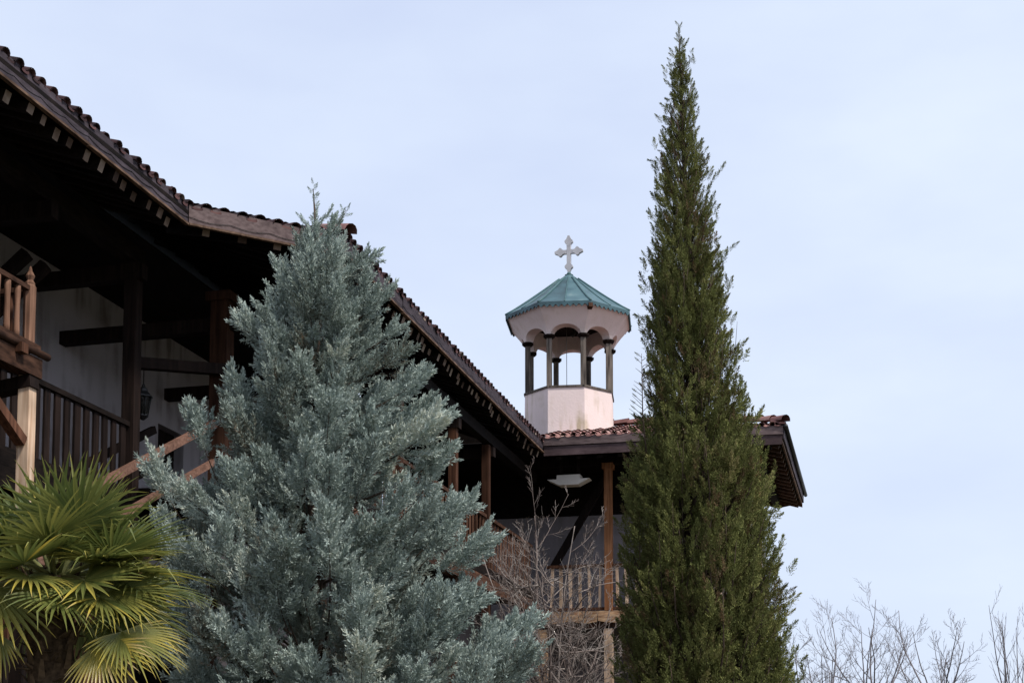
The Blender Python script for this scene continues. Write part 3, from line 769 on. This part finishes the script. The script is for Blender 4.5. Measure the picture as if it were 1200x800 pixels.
def plume_template(n_twig, n_leaf, spread, leaf_len, leaf_w, a0=55, a1=22, flat=1.0):
    """A feathery branch tip of length 1 along +Z made of small folded scale sprays (quads)."""
    Q = []; TT = []
    def leaf(p, d, ln, w, tn):
        d = d / np.linalg.norm(d)
        s = np.cross(d, rng.normal(size=3)); s /= np.linalg.norm(s); nn = np.cross(d, s)
        Q.append([p, p + d * ln * .45 + s * w / 2 + nn * w * .25, p + d * ln, p + d * ln * .45 - s * w / 2 + nn * w * .25]); TT.append(tn)
    for i in range(n_twig):
        t = (i + .5) / n_twig
        phi = i * 2.39996 + rng.uniform(-.3, .3)
        a = math.radians(a0 + (a1 - a0) * t + rng.uniform(-9, 9))
        base = np.array([0, 0, t * .86])
        d = np.array([math.sin(a) * math.cos(phi), math.sin(a) * math.sin(phi) * flat, math.cos(a)])
        ln = (spread * (1 - t) ** .75 + .09) * rng.uniform(.7, 1.15)
        tn = rng.uniform(-.16, .16)
        for k in range(n_leaf):
            q = (k + .6) / n_leaf
            p = base + d * ln * q + np.array([0, 0, .10 * ln * q * q])
            dd = d + rng.normal(size=3) * .42 + np.array([0, 0, .25])
            leaf(p, dd, leaf_len * rng.uniform(.7, 1.25), leaf_w * rng.uniform(.75, 1.25), tn + rng.uniform(-.08, .08) + .12 * q)
    for k in range(6):
        leaf(np.array([0, 0, .7 + .05 * k]), np.array([0, 0, 1.]) + rng.normal(size=3) * .25, leaf_len * 1.1, leaf_w, .1)
    return np.array(Q, dtype=np.float32), np.array(TT, dtype=np.float32)

def scatter(name, templates, pos, direc, scale, tone, mat, parent):
    """Copies plume templates to pos along direc with scale, as one foliage mesh."""
    pos = np.asarray(pos, np.float32); direc = unit(np.asarray(direc, np.float32)); scale = np.asarray(scale, np.float32); tone = np.asarray(tone, np.float32)
    n = len(pos); pick = rng.integers(0, len(templates), n)
    base = np.array(world_loc(parent)[:], np.float32)
    VS = []; TS = []
    for ti, (q, tt) in enumerate(templates):
        idx = np.nonzero(pick == ti)[0]
        if not len(idx): continue
        d = direc[idx]; ref = unit(rng.normal(size=(len(idx), 3)).astype(np.float32))
        x = unit(np.cross(d, ref)); y = np.cross(d, x)
        Rm = np.stack([x, y, d], axis=-1) * scale[idx][:, None, None]
        v = np.einsum('nij,qkj->nqki', Rm, q) + pos[idx][:, None, None, :] - base
        VS.append(v.reshape(-1, 3)); TS.append(np.repeat((tone[idx][:, None] + tt[None, :]).reshape(-1), 4))
    v = np.concatenate(VS).astype(np.float32); t = np.concatenate(TS).astype(np.float32)
    nf = len(v) // 4
    me = bpy.data.meshes.new(name)
    me.vertices.add(len(v)); me.vertices.foreach_set('co', v.reshape(-1))
    me.loops.add(nf * 4); me.loops.foreach_set('vertex_index', np.arange(nf * 4, dtype=np.int32))
    me.polygons.add(nf); me.polygons.foreach_set('loop_start', np.arange(0, nf * 4, 4, dtype=np.int32))
    me.materials.append(mat)
    at = me.attributes.new('tone', 'FLOAT', 'POINT'); at.data.foreach_set('value', np.clip(t, 0, 1))
    me.update(calc_edges=True)
    o = bpy.data.objects.new(name, me); col.objects.link(o); o.parent = parent
    return o

# ================================================================== blue cypress
def P_at(px, py, y):                                   # unit helper for profile tables: height at distance y
    f = 1700.; al = R(4.7); v = (780 - py) / f
    k = y / (math.cos(al) - v * math.sin(al)); return 1.6 + k * (math.sin(al) + v * math.cos(al))
BT = np.array([-1.62, 13.0, 0.0])
blue = thing('blue_cypress', 'broad blue-grey cypress with feathery upswept branches in front of the gallery wing', 'tree', V(BT))
HB = 7.2
def baxis(z): return np.array([BT[0] - .235 * (z / HB) + .05 * math.sin(z * 1.3), BT[1] + .05 * math.sin(z * 1.7 + 1), z])
bl_left = [(7.2, 0.02), (6.95, .12), (6.48, .36), (6.17, .52), (5.9, .80), (5.55, .82), (5.08, .98), (4.77, 1.05), (4.55, 1.15), (4.40, 1.5), (4.13, 1.60), (3.73, 1.62), (3.3, 1.62), (2.5, 1.75), (1.4, 1.7), (.5, 1.3)]
bl_right = [(7.2, 0.02), (6.95, .10), (6.56, .38), (6.09, .68), (5.55, .83), (4.96, 1.20), (4.45, 1.38), (4.13, 1.48), (3.8, 1.58), (3.33, 1.72), (3.0, 1.88), (2.75, 1.98), (2.2, 2.0), (1.4, 1.9), (.5, 1.4)]
def prof(tab, z):
    zs = [a for a, _ in tab][::-1]; rs = [b for _, b in tab][::-1]
    return float(np.interp(z, zs, rs))
bt_t = MB(); bt_t.tone = .5
zz = [0, .3, 1, 2, 3, 4, 5, 6, 6.7, 7.1]
bt_t.tube([baxis(z) for z in zz], [.17, .15, .135, .115, .095, .075, .05, .03, .014, .004], 9)
bt_t.build('trunk', M['bark'], blue)
limbs = MB()
bp, bd, bs, btn = [], [], [], []
def plume(p, d, s, t): bp.append(p); bd.append(d); bs.append(s); btn.append(t)
def limb(z0, az, elev, length, curve, thick, dens=1.0, tone0=None):
    """one branch: curved up towards its tip, side branchlets with feathery tips on its outer part"""
    p = baxis(z0).copy(); h = np.array([math.cos(az), math.sin(az), 0.]); latv = np.array([-h[1], h[0], 0.])
    n = 12; pts = [p.copy()]; ds = []
    wob = rng.uniform(-.25, .25)
    for i in range(n):
        f = i / n
        e = elev + curve * f
        d = h * math.cos(e) + np.array([0, 0, math.sin(e)]) + latv * wob * (f - .3)
        d /= np.linalg.norm(d); ds.append(d); p = p + d * length / n; pts.append(p.copy())
    ds.append(ds[-1])
    limbs.tone = rng.uniform(.2, .8)
    limbs.tube([V(q) for q in pts], [max(.003, thick * .62 * (1 - .92 * i / n)) for i in range(n + 1)], 5)
    tb = rng.normal(.5, .15) if tone0 is None else tone0
    Lf = min(length * .85, rng.uniform(.34, .62)); nb = max(6, int(Lf / .025 * dens)); fine = min(1.0, .45 + .55 * length) * rng.uniform(.8, 1.1)
    for j in range(nb):
        g0 = (j + rng.uniform(0, .8)) / nb
        f = min(.985, 1 - (Lf / length) * (1 - g0)); k = f * n; i0 = int(k); q = pts[i0] + (pts[min(i0 + 1, n)] - pts[i0]) * (k - i0); d = ds[i0]
        ang = j * 2.4 + rng.uniform(-.5, .5)
        x = np.cross(d, [0, 0, 1.]); x /= np.linalg.norm(x); y = np.cross(x, d)
        side = x * math.cos(ang) + y * math.sin(ang) * .7
        sp_ = math.radians(rng.uniform(32, 56)) * (1 - .4 * g0)
        bdv = d * math.cos(sp_) + side * math.sin(sp_) + np.array([0, 0, .16]); bdv /= np.linalg.norm(bdv)
        bl = (.045 + .175 * (1 - g0) ** .8 * min(1, .4 + 3 * g0)) * fine * rng.uniform(.65, 1.25)
        npl = max(1, int(bl / .06))
        for m in range(npl):
            g = (m + .5) / npl
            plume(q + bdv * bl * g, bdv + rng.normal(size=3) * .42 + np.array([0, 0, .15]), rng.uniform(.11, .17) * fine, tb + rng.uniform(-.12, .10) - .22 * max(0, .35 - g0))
        plume(q + bdv * bl * .95, bdv + rng.normal(size=3) * .12, rng.uniform(.15, .24) * fine, tb + rng.uniform(-.08, .14))
    for m in range(int(5 + 9 * Lf)):                # short spikes standing up along the spray
        g0 = rng.uniform(0, .9); f = 1 - (Lf / length) * (1 - g0); k = f * n; i0 = min(n - 1, int(k)); q = pts[i0] + (pts[i0 + 1] - pts[i0]) * (k - i0)
        x = np.cross(ds[i0], [0, 0, 1.]); x /= np.linalg.norm(x)
        dd = ds[i0] * .55 + np.array([0, 0, .65]) + x * rng.uniform(-.75, .75)
        dd /= np.linalg.norm(dd); ls = rng.uniform(.16, .29) * fine
        plume(q + dd * .03, dd, ls, tb + rng.uniform(-.05, .1)); plume(q + dd * ls * .62, dd + rng.normal(size=3) * .12, ls * .75, tb + rng.uniform(0, .15))
    for m in range(3): plume(pts[-2] + ds[-1] * .035 * m, ds[-1] + rng.normal(size=3) * .10, rng.uniform(.20, .30) * fine, tb + .08)
NLB = 345
for i in range(NLB):
    f = (i + .5) / NLB
    zt = 6.75 - 5.9 * f ** .72                    # height of the tip
    az = i * 2.39996 + rng.uniform(-.35, .35)
    c = math.cos(az)
    rr = prof(bl_right, zt) * (1 + c) / 2 + prof(bl_left, zt) * (1 - c) / 2
    rr *= rng.uniform(.60, 1.0) if i % 4 else rng.uniform(.42, .62)
    rr = max(rr - .21 * min(1, rr * 1.3), .04)
    el = math.radians(rng.uniform(6, 30) if zt < 5.9 else rng.uniform(30, 52)); cu = math.radians(rng.uniform(24, 55))
    em = el + cu * .55
    ln = max(.22, rr / max(.25, math.cos(em))); z0 = max(.35, zt - ln * math.sin(em))
    limb(z0, az, el, ln, cu, .009 + .012 * rr)
for i in range(45):                              # weaker brownish inner branches
    f = (i + .5) / 45; zt = 6.0 - 5.0 * f; az = i * 2.39996 + 1.1
    rr = .42 * min(prof(bl_right, zt), prof(bl_left, zt)) * rng.uniform(.6, 1.1)
    el = math.radians(rng.uniform(15, 45)); em = el + .2; ln = max(.22, rr / math.cos(em))
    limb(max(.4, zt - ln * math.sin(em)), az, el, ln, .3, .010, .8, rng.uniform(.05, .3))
# branches that make the outline of the photograph: (height of tip, azimuth, reach, elevation)
for zt, az, rr, ed in ((5.85, 172, .70, 40), (4.98, 184, 1.12, 62), (4.45, 176, 1.50, 52), (4.98, 4, 1.12, 20), (5.5, -8, .78, 24), (4.15, 2, 1.40, 22), (3.05, -2, 1.80, 28), (2.75, -14, 1.85, 30),
                       (6.4, 10, .42, 35), (6.3, 175, .36, 50), (6.05, -6, .60, 35), (3.35, -92, .95, 40), (2.95, -70, 1.05, 38), (3.0, -118, 1.0, 40), (3.8, -80, .9, 42), (3.75, -108, .85, 40), (2.6, -95, 1.2, 36), (5.78, 6, .70, 30), (5.28, -4, .92, 26), (5.05, 12, .98, 30), (4.6, -8, 1.22, 24), (4.75, -20, 1.15, 22), (3.75, -6, 1.5, 24), (3.4, 178, 1.45, 40), (4.0, 183, 1.40, 48)):
    a = R(az); e0 = R(ed - 12); cu = R(24); em = R(ed); ln = rr / math.cos(em)
    limb(max(.5, zt - ln * math.sin(em)), a, e0, ln, cu, .03)
# slim leader
for z in np.arange(6.3, 7.16, .03):
    a = rng.uniform(0, 6.28)
    d = np.array([math.cos(a), math.sin(a), 1.2])
    plume(baxis(z), d, (.06 + .10 * (7.25 - z)) * rng.uniform(.8, 1.1), rng.uniform(.35, .6))
for (az, z0, ln) in ((.1, 6.55, .42), (-.35, 6.45, .50), (3.0, 6.62, .24), (.5, 6.72, .24)):     # wispy shoots round the leader
    h = np.array([math.cos(az), math.sin(az), 0.]); q0 = baxis(z0)
    d = h * .62 + np.array([0, 0, .8]); limbs.tube([V(q0), V(q0 + d * ln)], [.006, .002], 4)
    for k in range(9): plume(q0 + d * ln * (.25 + .085 * k), d + rng.normal(size=3) * .3, .085, .55)
limbs.build('limbs', M['bark'], blue)
temps = [plume_template(17, 4, .25, .17, .056, 46, 14) for _ in range(7)]
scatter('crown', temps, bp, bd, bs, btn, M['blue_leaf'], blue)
print('blue plumes', len(bp))

# ================================================================== green columnar cypress
GT = np.array([2.70, 20.0, 0.0])
green = thing('green_cypress', 'tall narrow dark green cypress rising above the roof beside the bell tower', 'tree', V(GT))
HG = 12.53
def gaxis(z): return np.array([GT[0] - .31 * max(0, z - 2) / (HG - 2), GT[1], z])
gl = [(12.53, .01), (12.0, .09), (11.5, .20), (10.9, .26), (10.25, .36), (9.6, .42), (8.95, .55), (8.35, .60), (7.7, .63), (7.1, .68), (6.5, .84), (5.9, .98), (5.3, 1.06), (4.75, 1.09), (4.15, 1.11), (3.6, 1.14), (3.0, 1.16), (1.5, 1.1), (.5, .8), (.2, .4)]
gr = [(12.53, .01), (12.0, .09), (11.5, .17), (10.9, .20), (10.25, .29), (9.6, .34), (8.95, .44), (8.35, .54), (7.7, .64), (7.1, .70), (6.5, .86), (5.9, 1.06), (5.3, 1.13), (4.75, 1.15), (4.15, 1.18), (3.6, 1.21), (3.0, 1.20), (1.5, 1.1), (.5, .8), (.2, .4)]
tr = MB(); tr.tone = .5
zz = [0, .4, 2, 4, 6, 8, 10, 11.5, 12.4]
tr.tube([V(gaxis(z)) for z in zz], [.19, .16, .14, .12, .09, .065, .035, .018, .005], 9)
tr.build('trunk', M['bark'], green)
glimbs = MB()
bp, bd, bs, btn = [], [], [], []
NG = 2300
zsamp = []
while len(zsamp) < NG:
    z = rng.uniform(.35, 12.2)
    if rng.uniform(0, 1.25) < .16 + prof(gl, z): zsamp.append(z)
for i, z in enumerate(zsamp):
    az = rng.uniform(0, 2 * math.pi); c = math.cos(az)
    rr = prof(gr, z) * (1 + c) / 2 + prof(gl, z) * (1 - c) / 2
    lobe = 1 + .03 * math.sin(az * 3 + z * 1.1) + .025 * math.sin(az * 5 - z * 2.3)
    rr *= rng.uniform(.62, 1.0) * lobe if rng.uniform() < .9 else rng.uniform(.98, 1.05)
    h = np.array([c, math.sin(az), 0.])
    el = R(rng.uniform(52, 78)); ln = rng.uniform(.45, .8) * min(1, .35 + rr)
    tip = gaxis(z) + h * rr
    dirv = h * math.cos(el) + np.array([0, 0, math.sin(el)]) + rng.normal(size=3) * .10
    dirv /= np.linalg.norm(dirv)
    tone = rng.normal(.46, .15)
    if rng.uniform() < .09: tone = rng.uniform(0, .1)
    st_ = tip - dirv * ln
    if i % 3 == 0:
        glimbs.tone = rng.uniform(0, 1); ax = gaxis(max(.2, z - ln - rr * 1.2)); glimbs.tube([V(ax), V(st_), V(tip)], [.02, .012, .004], 4)
    npl = 5 if rr > .35 else 4
    for k in range(npl):
        g = (k + .5) / npl
        d = dirv + rng.normal(size=3) * .25
        bp.append(st_ + dirv * ln * g + rng.normal(size=3) * .06); bd.append(d)
        bs.append(rng.uniform(.19, .33) * (1.05 - .2 * g) * min(1.0, .45 + rr * .9)); btn.append(tone + rng.uniform(-.13, .13))
for z in np.arange(11.2, 12.5, .06):
    a = rng.uniform(0, 6.28); d = np.array([math.cos(a), math.sin(a), 1.5])
    bp.append(gaxis(z)); bd.append(d); bs.append(.08 + .14 * (12.6 - z)); btn.append(rng.uniform(.2, .5))
# stray shoots that leave the column
for (px_r, z0, sz, sl) in ((.50, 10.15, .26, .45), (-.60, 8.85, .26, 1.2), (.60, 9.0, .26, 1.4)):
    q = gaxis(z0) + np.array([px_r * .55, -.1, -.2]); e_ = gaxis(z0) + np.array([px_r, -.15, .12])
    for k in range(7):
        bp.append(q + (e_ - q) * k / 6); bd.append((e_ - q) / np.linalg.norm(e_ - q) + rng.normal(size=3) * .3 + np.array([0, 0, .3 * sl])); bs.append(sz * .55); btn.append(.4)
# thin sparse side leader on the left
q0 = gaxis(6.0) + np.array([-.72, -.35, 0]); glimbs.tone = .8
glimbs.tube([V(q0), V(q0 + np.array([-.06, 0, .7])), V(q0 + np.array([-.07, 0, 1.55]))], [.012, .009, .003], 5)
for k in range(22):
    p = q0 + np.array([-.065, 0, .55 + .045 * k]); a = rng.choice([0, math.pi]) + rng.uniform(-.5, .5)
    d = np.array([math.cos(a), math.sin(a), .75]); ln = .20 * (1 - k / 30)
    glimbs.tube([V(p), V(p + d * ln)], [.005, .002], 4)
    if k % 2: bp.append(p + d * ln * .5); bd.append(d); bs.append(.09); btn.append(.35)
for k in range(12):                                     # long pale shoots lying on the face of the crown
    z = rng.uniform(4, 8.6); az = -math.pi / 2 + rng.uniform(-1.1, 1.1)
    rr = (prof(gl, z) + prof(gr, z)) / 2 * .99
    p = gaxis(z) + np.array([math.cos(az), math.sin(az), 0]) * rr; glimbs.tone = .5
    glimbs.tube([V(p), V(p + np.array([.02 * rng.normal(), -.03, rng.uniform(.3, .7)]))], [.005, .002], 4)
glimbs.build('limbs', M['bark'], green)
gtemps = [plume_template(22, 5, .27, .125, .045, 50, 16) for _ in range(7)]
scatter('crown', gtemps, bp, bd, bs, btn, M['green_leaf'], green)
print('green plumes', len(bp))

# ================================================================== palm
PC = V((-3.02, 9.5, 2.97))
palm = thing('fan_palm', 'green fan palm with yellowing lower leaves in front of the gallery balustrade', 'palm tree', V((PC.x, PC.y, 0)))
tk = MB()
pts = [V((PC.x + .03 * math.sin(k), PC.y, PC.z * k / 12)) for k in range(13)]
tk.tone = .4; tk.tube(pts, [.15 + .015 * (k % 2) for k in range(13)], 12)
for k in range(260):
    a = uni(0, 6.28); z = uni(.1, PC.z + .05); tk.tone = uni(0, 1)
    p = V((PC.x + .15 * math.cos(a), PC.y + .15 * math.sin(a), z))
    tk.beam(p, p + V((.07 * math.cos(a + uni(-.6, .6)), .07 * math.sin(a), uni(-.02, .16))), .05, .012, taper=.4)
tk.build('trunk', M['palm_trunk'], palm)
def fan(direc, plen, size, nrm_hint, tone, n=34, droop=.35, spread=150, sag=.25, yellow=.12, split=.42, cup=.15):
    plen *= .86; size *= .93 * uni(.92, 1.06); tone += uni(-.04, .06)
    d = V(direc).normalized()
    base = PC + V((d.x * .08, d.y * .08, 0))
    pts = []; p = base.copy(); dd = d.copy()
    for k in range(7):
        pts.append(p.copy()); p = p + dd * (plen / 6); dd = (dd + V((0, 0, -sag / 6))).normalized()
    hub = pts[-1]; pd = dd
    nh = V(nrm_hint); nr = (nh - pd * nh.dot(pd)).normalized(); sd = pd.cross(nr).normalized()
    b = MB()
    for j in range(n):
        f = (j + .5) / n * 2 - 1; a = R(spread) * f
        ln = size * (1 - .30 * abs(f) ** 2) * uni(.82, 1.08) * (uni(.5, .8) if rnd() < .06 else 1)
        kink = random.choice((4, 5, 6, 6)) if rnd() < .35 else 99; kd = V((uni(-.5, .5), uni(-.5, .3), uni(-1.2, -.3)))
        dr = pd * math.cos(a) + sd * math.sin(a) + nr * cup; dr.normalize()
        la = nr.cross(dr).normalized()
        tn0 = tone + uni(-.12, .12) + (uni(.15, .4) if rnd() < .04 else 0)
        m = 7; vs = []; q = hub.copy(); cur = dr.copy(); rows = []
        dr_k = droop * uni(.6, 1.5)
        wmax = size * 2 * math.sin(R(spread) / n) * .42
        for k in range(m + 1):
            g = k / m
            w = wmax * (min(g, split) / split) * (1 if g < split else max(.02, 1 - ((g - split) / (1 - split)) ** 1.3)) * .98
            fold = w * .55
            rows.append((q - la * w / 2, q + nr * (-fold * .5), q + la * w / 2, g))
            q = q + cur * (ln / m); cur = (cur + V((0, 0, -dr_k * g / m * 2.2)) + (kd if k == kink else V((0, 0, 0)))).normalized()
        o = len(b.v)
        for (l_, c_, r_, g) in rows:
            for pp in (l_, c_, r_): b.v.append(tuple(pp)); b.t.append(min(1, max(0, tn0 + yellow * max(0, g - .35) / .65 + (uni(.1, .3) if g > .92 else 0))))
        for k in range(m):
            for e in (0, 1): b.f.append([o + 3 * k + e, o + 3 * k + e + 1, o + 3 * k + 4 + e, o + 3 * k + 3 + e]); b.m.append(0); b.s.append(False)
    lf = b.build('leaf', M['palm_leaf'], palm)
    pb = MB(); pb.tone = uni(.2, .7); pb.tube(pts, [.017 - .0013 * k for k in range(7)], 6); pb.build('petiole', M['petiole'], lf)
    return lf
# the leaves seen best
fan((-.25, -.25, 1.0), .22, .66, (.1, -1, .1), .42, 16, .05, 62, cup=.0)
fan((.10, -.15, 1.0), .26, .62, (-.3, -1, .2), .38, 15, .08, 58, cup=.05)
fan((.45, .05, .95), .34, .58, (-.5, -.7, .6), .40, 26, .18, 95)
fan((.75, .2, .80), .40, .60, (-.4, -.25, 1), .42, 30, .22, 105, cup=.25)
fan((.95, -.25, .46), .42, .66, (-.35, .15, 1), .40, 38, .35, 115, cup=.25)
fan((.85, -.5, .30), .36, .62, (-.2, .05, 1), .46, 38, .45, 120, cup=.2)
fan((1.0, -.15, .16), .44, .66, (-.1, .0, 1), .47, 38, .5, 115, yellow=.18)
fan((1.0, .1, .0), .50, .62, (-.1, -.25, 1), .36, 36, .6, 115, yellow=.2)
fan((1.0, -.45, -.22), .46, .56, (.05, -.75, .75), .50, 40, .35, 100, yellow=.26)
fan((.85, .1, -.42), .5, .58, (0, -.5, .9), .34, 36, .5, 110)
fan((.72, -.45, -.9), .70, .50, (-.15, -.75, .6), .70, 28, .4, 72, yellow=.28)
fan((-.6, -.35, -.25), .46, .52, (.2, -.3, .9), .5, 28, .6, 105, yellow=.25)
fan((.1, .5, -.4), .5, .6, (0, -.3, .9), .34, 32, .5, 115)
fan((.95, -.35, -.70), .70, .50, (.1, -.5, .85), .56, 32, .45, 88, yellow=.3)
fan((.95, .2, -.6), .55, .56, (-.2, -.5, .9), .45, 34, .6, 110, yellow=.2)
fan((-.45, -.55, -.75), .62, .42, (.35, -.45, .7), .60, 22, .9, 80, yellow=.3)
fan((.30, -.80, -.30), .50, .52, (.1, .15, 1), .42, 32, .55, 110, cup=.1)
fan((.70, -.55, -.28), .52, .56, (0, -.1, 1), .44, 34, .5, 110, yellow=.2)
fan((-.05, -.85, -.05), .42, .50, (.2, -.2, 1), .55, 26, 1.1, 120, yellow=.35)
fan((.25, -.9, .45), .30, .54, (.3, -.1, 1), .40, 34, .6, 125, cup=.3)
fan((-.55, -.5, .6), .42, .6, (.4, -.4, .8), .42, 34, .3, 120)
fan((-.7, -.5, -.5), .5, .40, (0, -.6, .8), .66, 26, .6, 100, yellow=.25)
for k in range(23):
    a = k * 2.39996 + uni(-.3, .3); e = 1.25 - 1.7 * (k / 23)
    d = (math.cos(a) * math.cos(e), math.sin(a) * math.cos(e), math.sin(e))
    fan(d, uni(.36, .5), uni(.5, .64), (-d[0] * .5 + uni(-.9, .9), -d[1] * .5 + uni(-.7, .7), 1), uni(.26, .52) + max(0, -e) * .25, 32, uni(.2, .5), uni(115, 150), yellow=.1 + max(0, -e) * .2)

# ================================================================== bare trees
def bare(mb, p, d, length, rad, level, maxl, up=.25, spread=35, kids=(3, 5), minr=.004, wob=.12, ratio=.62, start=.25, tn=.5):
    n = max(3, int(length / .12)) if level < 2 else 4
    pts = [V(p)]; cur = V(d).normalized(); q = V(p); ds = [cur.copy()]
    for i in range(n):
        cur = (cur + V((uni(-wob, wob), uni(-wob, wob), uni(-wob, wob))) + Z * (up / n)).normalized()
        q = q + cur * (length / n); pts.append(q.copy()); ds.append(cur.copy())
    mb.tone = min(1, max(0, tn + uni(-.25, .25)))
    rads = [max(minr * .55, rad * (1 - .75 * i / n)) for i in range(n + 1)]
    mb.tube(pts, rads, 6 if level == 0 else (5 if level == 1 else 3), level < 2)
    if level >= maxl: return
    nk = random.randint(*kids)
    for k in range(nk):
        f = start + (1 - start) * (k + uni(.1, .9)) / nk; i = min(n - 1, int(f * n)); pp = pts[i].lerp(pts[i + 1], f * n - i)
        dd = ds[i]; ref = V((uni(-1, 1), uni(-1, 1), uni(-1, 1))).cross(dd).normalized()
        a = R(uni(.6, 1.35) * spread); nd = dd * math.cos(a) + ref * math.sin(a)
        bare(mb, pp, nd, length * ratio * uni(.65, 1.15) * (1.15 - .5 * f), max(minr, rads[i] * .62), level + 1, maxl, up, spread, kids, minr, wob, ratio, .2, tn)

# tangled bare shrub before the pavilion
SB = V((0.60, 24.0, 0))
shrub = thing('bare_tree', 'leafless grey-brown shrubby tree with tangled twigs before the pavilion gallery', 'tree', SB)
tb = MB(); tb.tone = .5
tb.tube([SB, SB + V((.05, 0, 1.2)), SB + V((0, .05, 2.4))], [.11, .09, .08], 8); tb.build('trunk', M['bare'], shrub)
wb = MB()
for k, (dx, dy, h, rad) in enumerate(((-.10, 0, 4.25, .046), (-.22, .1, 3.9, .04), (.30, 0, 3.8, .042), (-.5, -.1, 3.2, .036), (.62, 0, 3.1, .036), (.05, -.35, 3.4, .036), (.95, -.1, 2.6, .032), (-.85, .1, 2.7, .032), (.45, -.4, 2.6, .032), (-1.15, -.2, 2.1, .03), (1.2, -.15, 2.0, .03), (-.4, .3, 3.0, .032))):
    bare(wb, SB + V((dx * .12, dy * .12, 2.25 + uni(-.2, .1))), (dx * .42, dy * .5, 1.0), h * .97, rad * .75, 0, 3, .35, 38, (5, 8), .0040, .07, .36, .15, .5)
wb.build('branches', M['bare'], shrub)
wb = MB()                                              # arching suckers lower down
for k in range(64):
    a = uni(0, 6.28); z = uni(2.5, 5.0)
    bare(wb, SB + V((uni(-.65, .6), uni(-.3, .2), z)), (math.cos(a), math.sin(a) * .7, uni(-.1, .9)), uni(.7, 1.3), .014, 1, 3, uni(-.2, .4), 45, (3, 6), .0040, .2, .55, .15, .65)
wb.build('twigs', M['bare'], shrub)

# row of young bare trees far right
spots = [
    (5.75, 27.0, 4.95, 'leafless young tree with thin upright twigs right beside the green cypress'),
    (7.05, 28.4, 5.45, 'tallest leafless tree of the row, its forked crown standing against the sky'),
    (8.05, 27.5, 5.30, 'leafless tree with a wide spreading crown in the middle of the bare row'),
    (10.05, 29.0, 5.45, 'leafless tree with long straight whips at the picture edge'),
]
for i, (x, y, h, lab) in enumerate(spots):
    bpnt = V((x, y, 0))
    t_ = thing('bare_tree', lab, 'tree', bpnt, 'bare trees along the right side')
    tb = MB(); tb.tone = .4; fork = h - 2.6
    tb.tube([bpnt, bpnt + V((.03, 0, fork * .5)), bpnt + V((0, .03, fork))], [.08, .065, .055], 7); tb.build('trunk', M['bare_far'], t_)
    wb = MB()
    if i < 3:
        for k in range(7):
            a = k * .9 + uni(-.3, .3) + i; sp_ = (.25 if k == 0 else uni(.4, .75))
            bare(wb, bpnt + Z * (fork - uni(0, .25)), (math.cos(a) * sp_, math.sin(a) * sp_, 1), uni(1.7, 2.2) if k else 2.5, .022, 0, 3, .6, 46, (3, 6), .0038, .09, .48, .12, .45)
    else:
        for k in range(7):
            a = k * .9 + uni(-.3, .3); sp_ = uni(.08, .3)
            bare(wb, bpnt + Z * (fork - uni(0, .3)) + V((math.cos(a) * .1, 0, 0)), (math.cos(a) * sp_, math.sin(a) * sp_, 1), uni(1.7, 2.6), .018, 0, 2, .5, 30, (4, 6), .0042, .04, .34, .25, .45)
    wb.build('branches', M['bare_far'], t_)

# ------------------------------------------------------------------ light and camera
SUN_EL, SUN_AZ = 51, 128           # degrees; azimuth clockwise from +Y (away), so the sun stands behind the camera to the right
w = bpy.data.worlds.new('World'); scene.world = w; w.use_nodes = True
nt = w.node_tree; bg = nt.nodes['Background']; bg.inputs['Strength'].default_value = 0.10
sky = nt.nodes.new('ShaderNodeTexSky'); sky.sky_type = 'NISHITA'; sky.sun_disc = False
sky.sun_elevation = R(SUN_EL); sky.sun_rotation = R(SUN_AZ); sky.air_density = 1.0; sky.dust_density = 1.5; sky.ozone_density = 1.0
# thin high overcast veil with faint streaks
tc = nt.nodes.new('ShaderNodeTexCoord'); mp = nt.nodes.new('ShaderNodeMapping'); mp.inputs['Scale'].default_value = (1.2, 1.2, 3.2)
nt.links.new(tc.outputs['Generated'], mp.inputs['Vector'])
nz = nt.nodes.new('ShaderNodeTexNoise'); nz.inputs['Scale'].default_value = 2.2; nz.inputs['Detail'].default_value = 5; nz.inputs['Roughness'].default_value = .5
nt.links.new(mp.outputs[0], nz.inputs['Vector'])
veil = ramp(nt, [(0.30, (5.75, 6.50, 8.35)), (0.52, (6.2, 6.98, 8.5)), (0.72, (6.8, 7.55, 8.65))])
nt.links.new(nz.outputs[0], veil.inputs[0])
fac = maprange(nt, nz.outputs[0], .3, .7, .84, .95)
c = mixed(nt, sky.outputs[0], veil.outputs[0], fac)
nt.links.new(c, bg.inputs['Color'])

sun = bpy.data.lights.new('sun', 'SUN'); sun.energy = 3.2; sun.angle = R(10); sun.color = (1.0, .95, .87)
so = bpy.data.objects.new('sun', sun); col.objects.link(so)
az = R(SUN_AZ); el = R(SUN_EL)
sd = V((math.sin(az) * math.cos(el), math.cos(az) * math.cos(el), math.sin(el)))
so.rotation_euler = (-sd).to_track_quat('-Z', 'Y').to_euler(); so.location = (20, -20, 30)

cam = bpy.data.cameras.new('camera'); cam.sensor_width = 36; cam.lens = 1700 / 1200 * 36; cam.shift_y = 380 / 1200
cam.clip_end = 3000; cam.clip_start = .1
co = bpy.data.objects.new('camera', cam); col.objects.link(co); co.location = (0, 0, 1.6); co.rotation_euler = (R(90 + 4.7), 0, 0)
scene.camera = co
scene.view_settings.view_transform = 'Standard'; scene.view_settings.look = 'None'; scene.view_settings.exposure = 0.35; scene.view_settings.gamma = 1
scene.render.engine = 'CYCLES'
scene.cycles.max_bounces = 6; scene.cycles.use_denoising = True
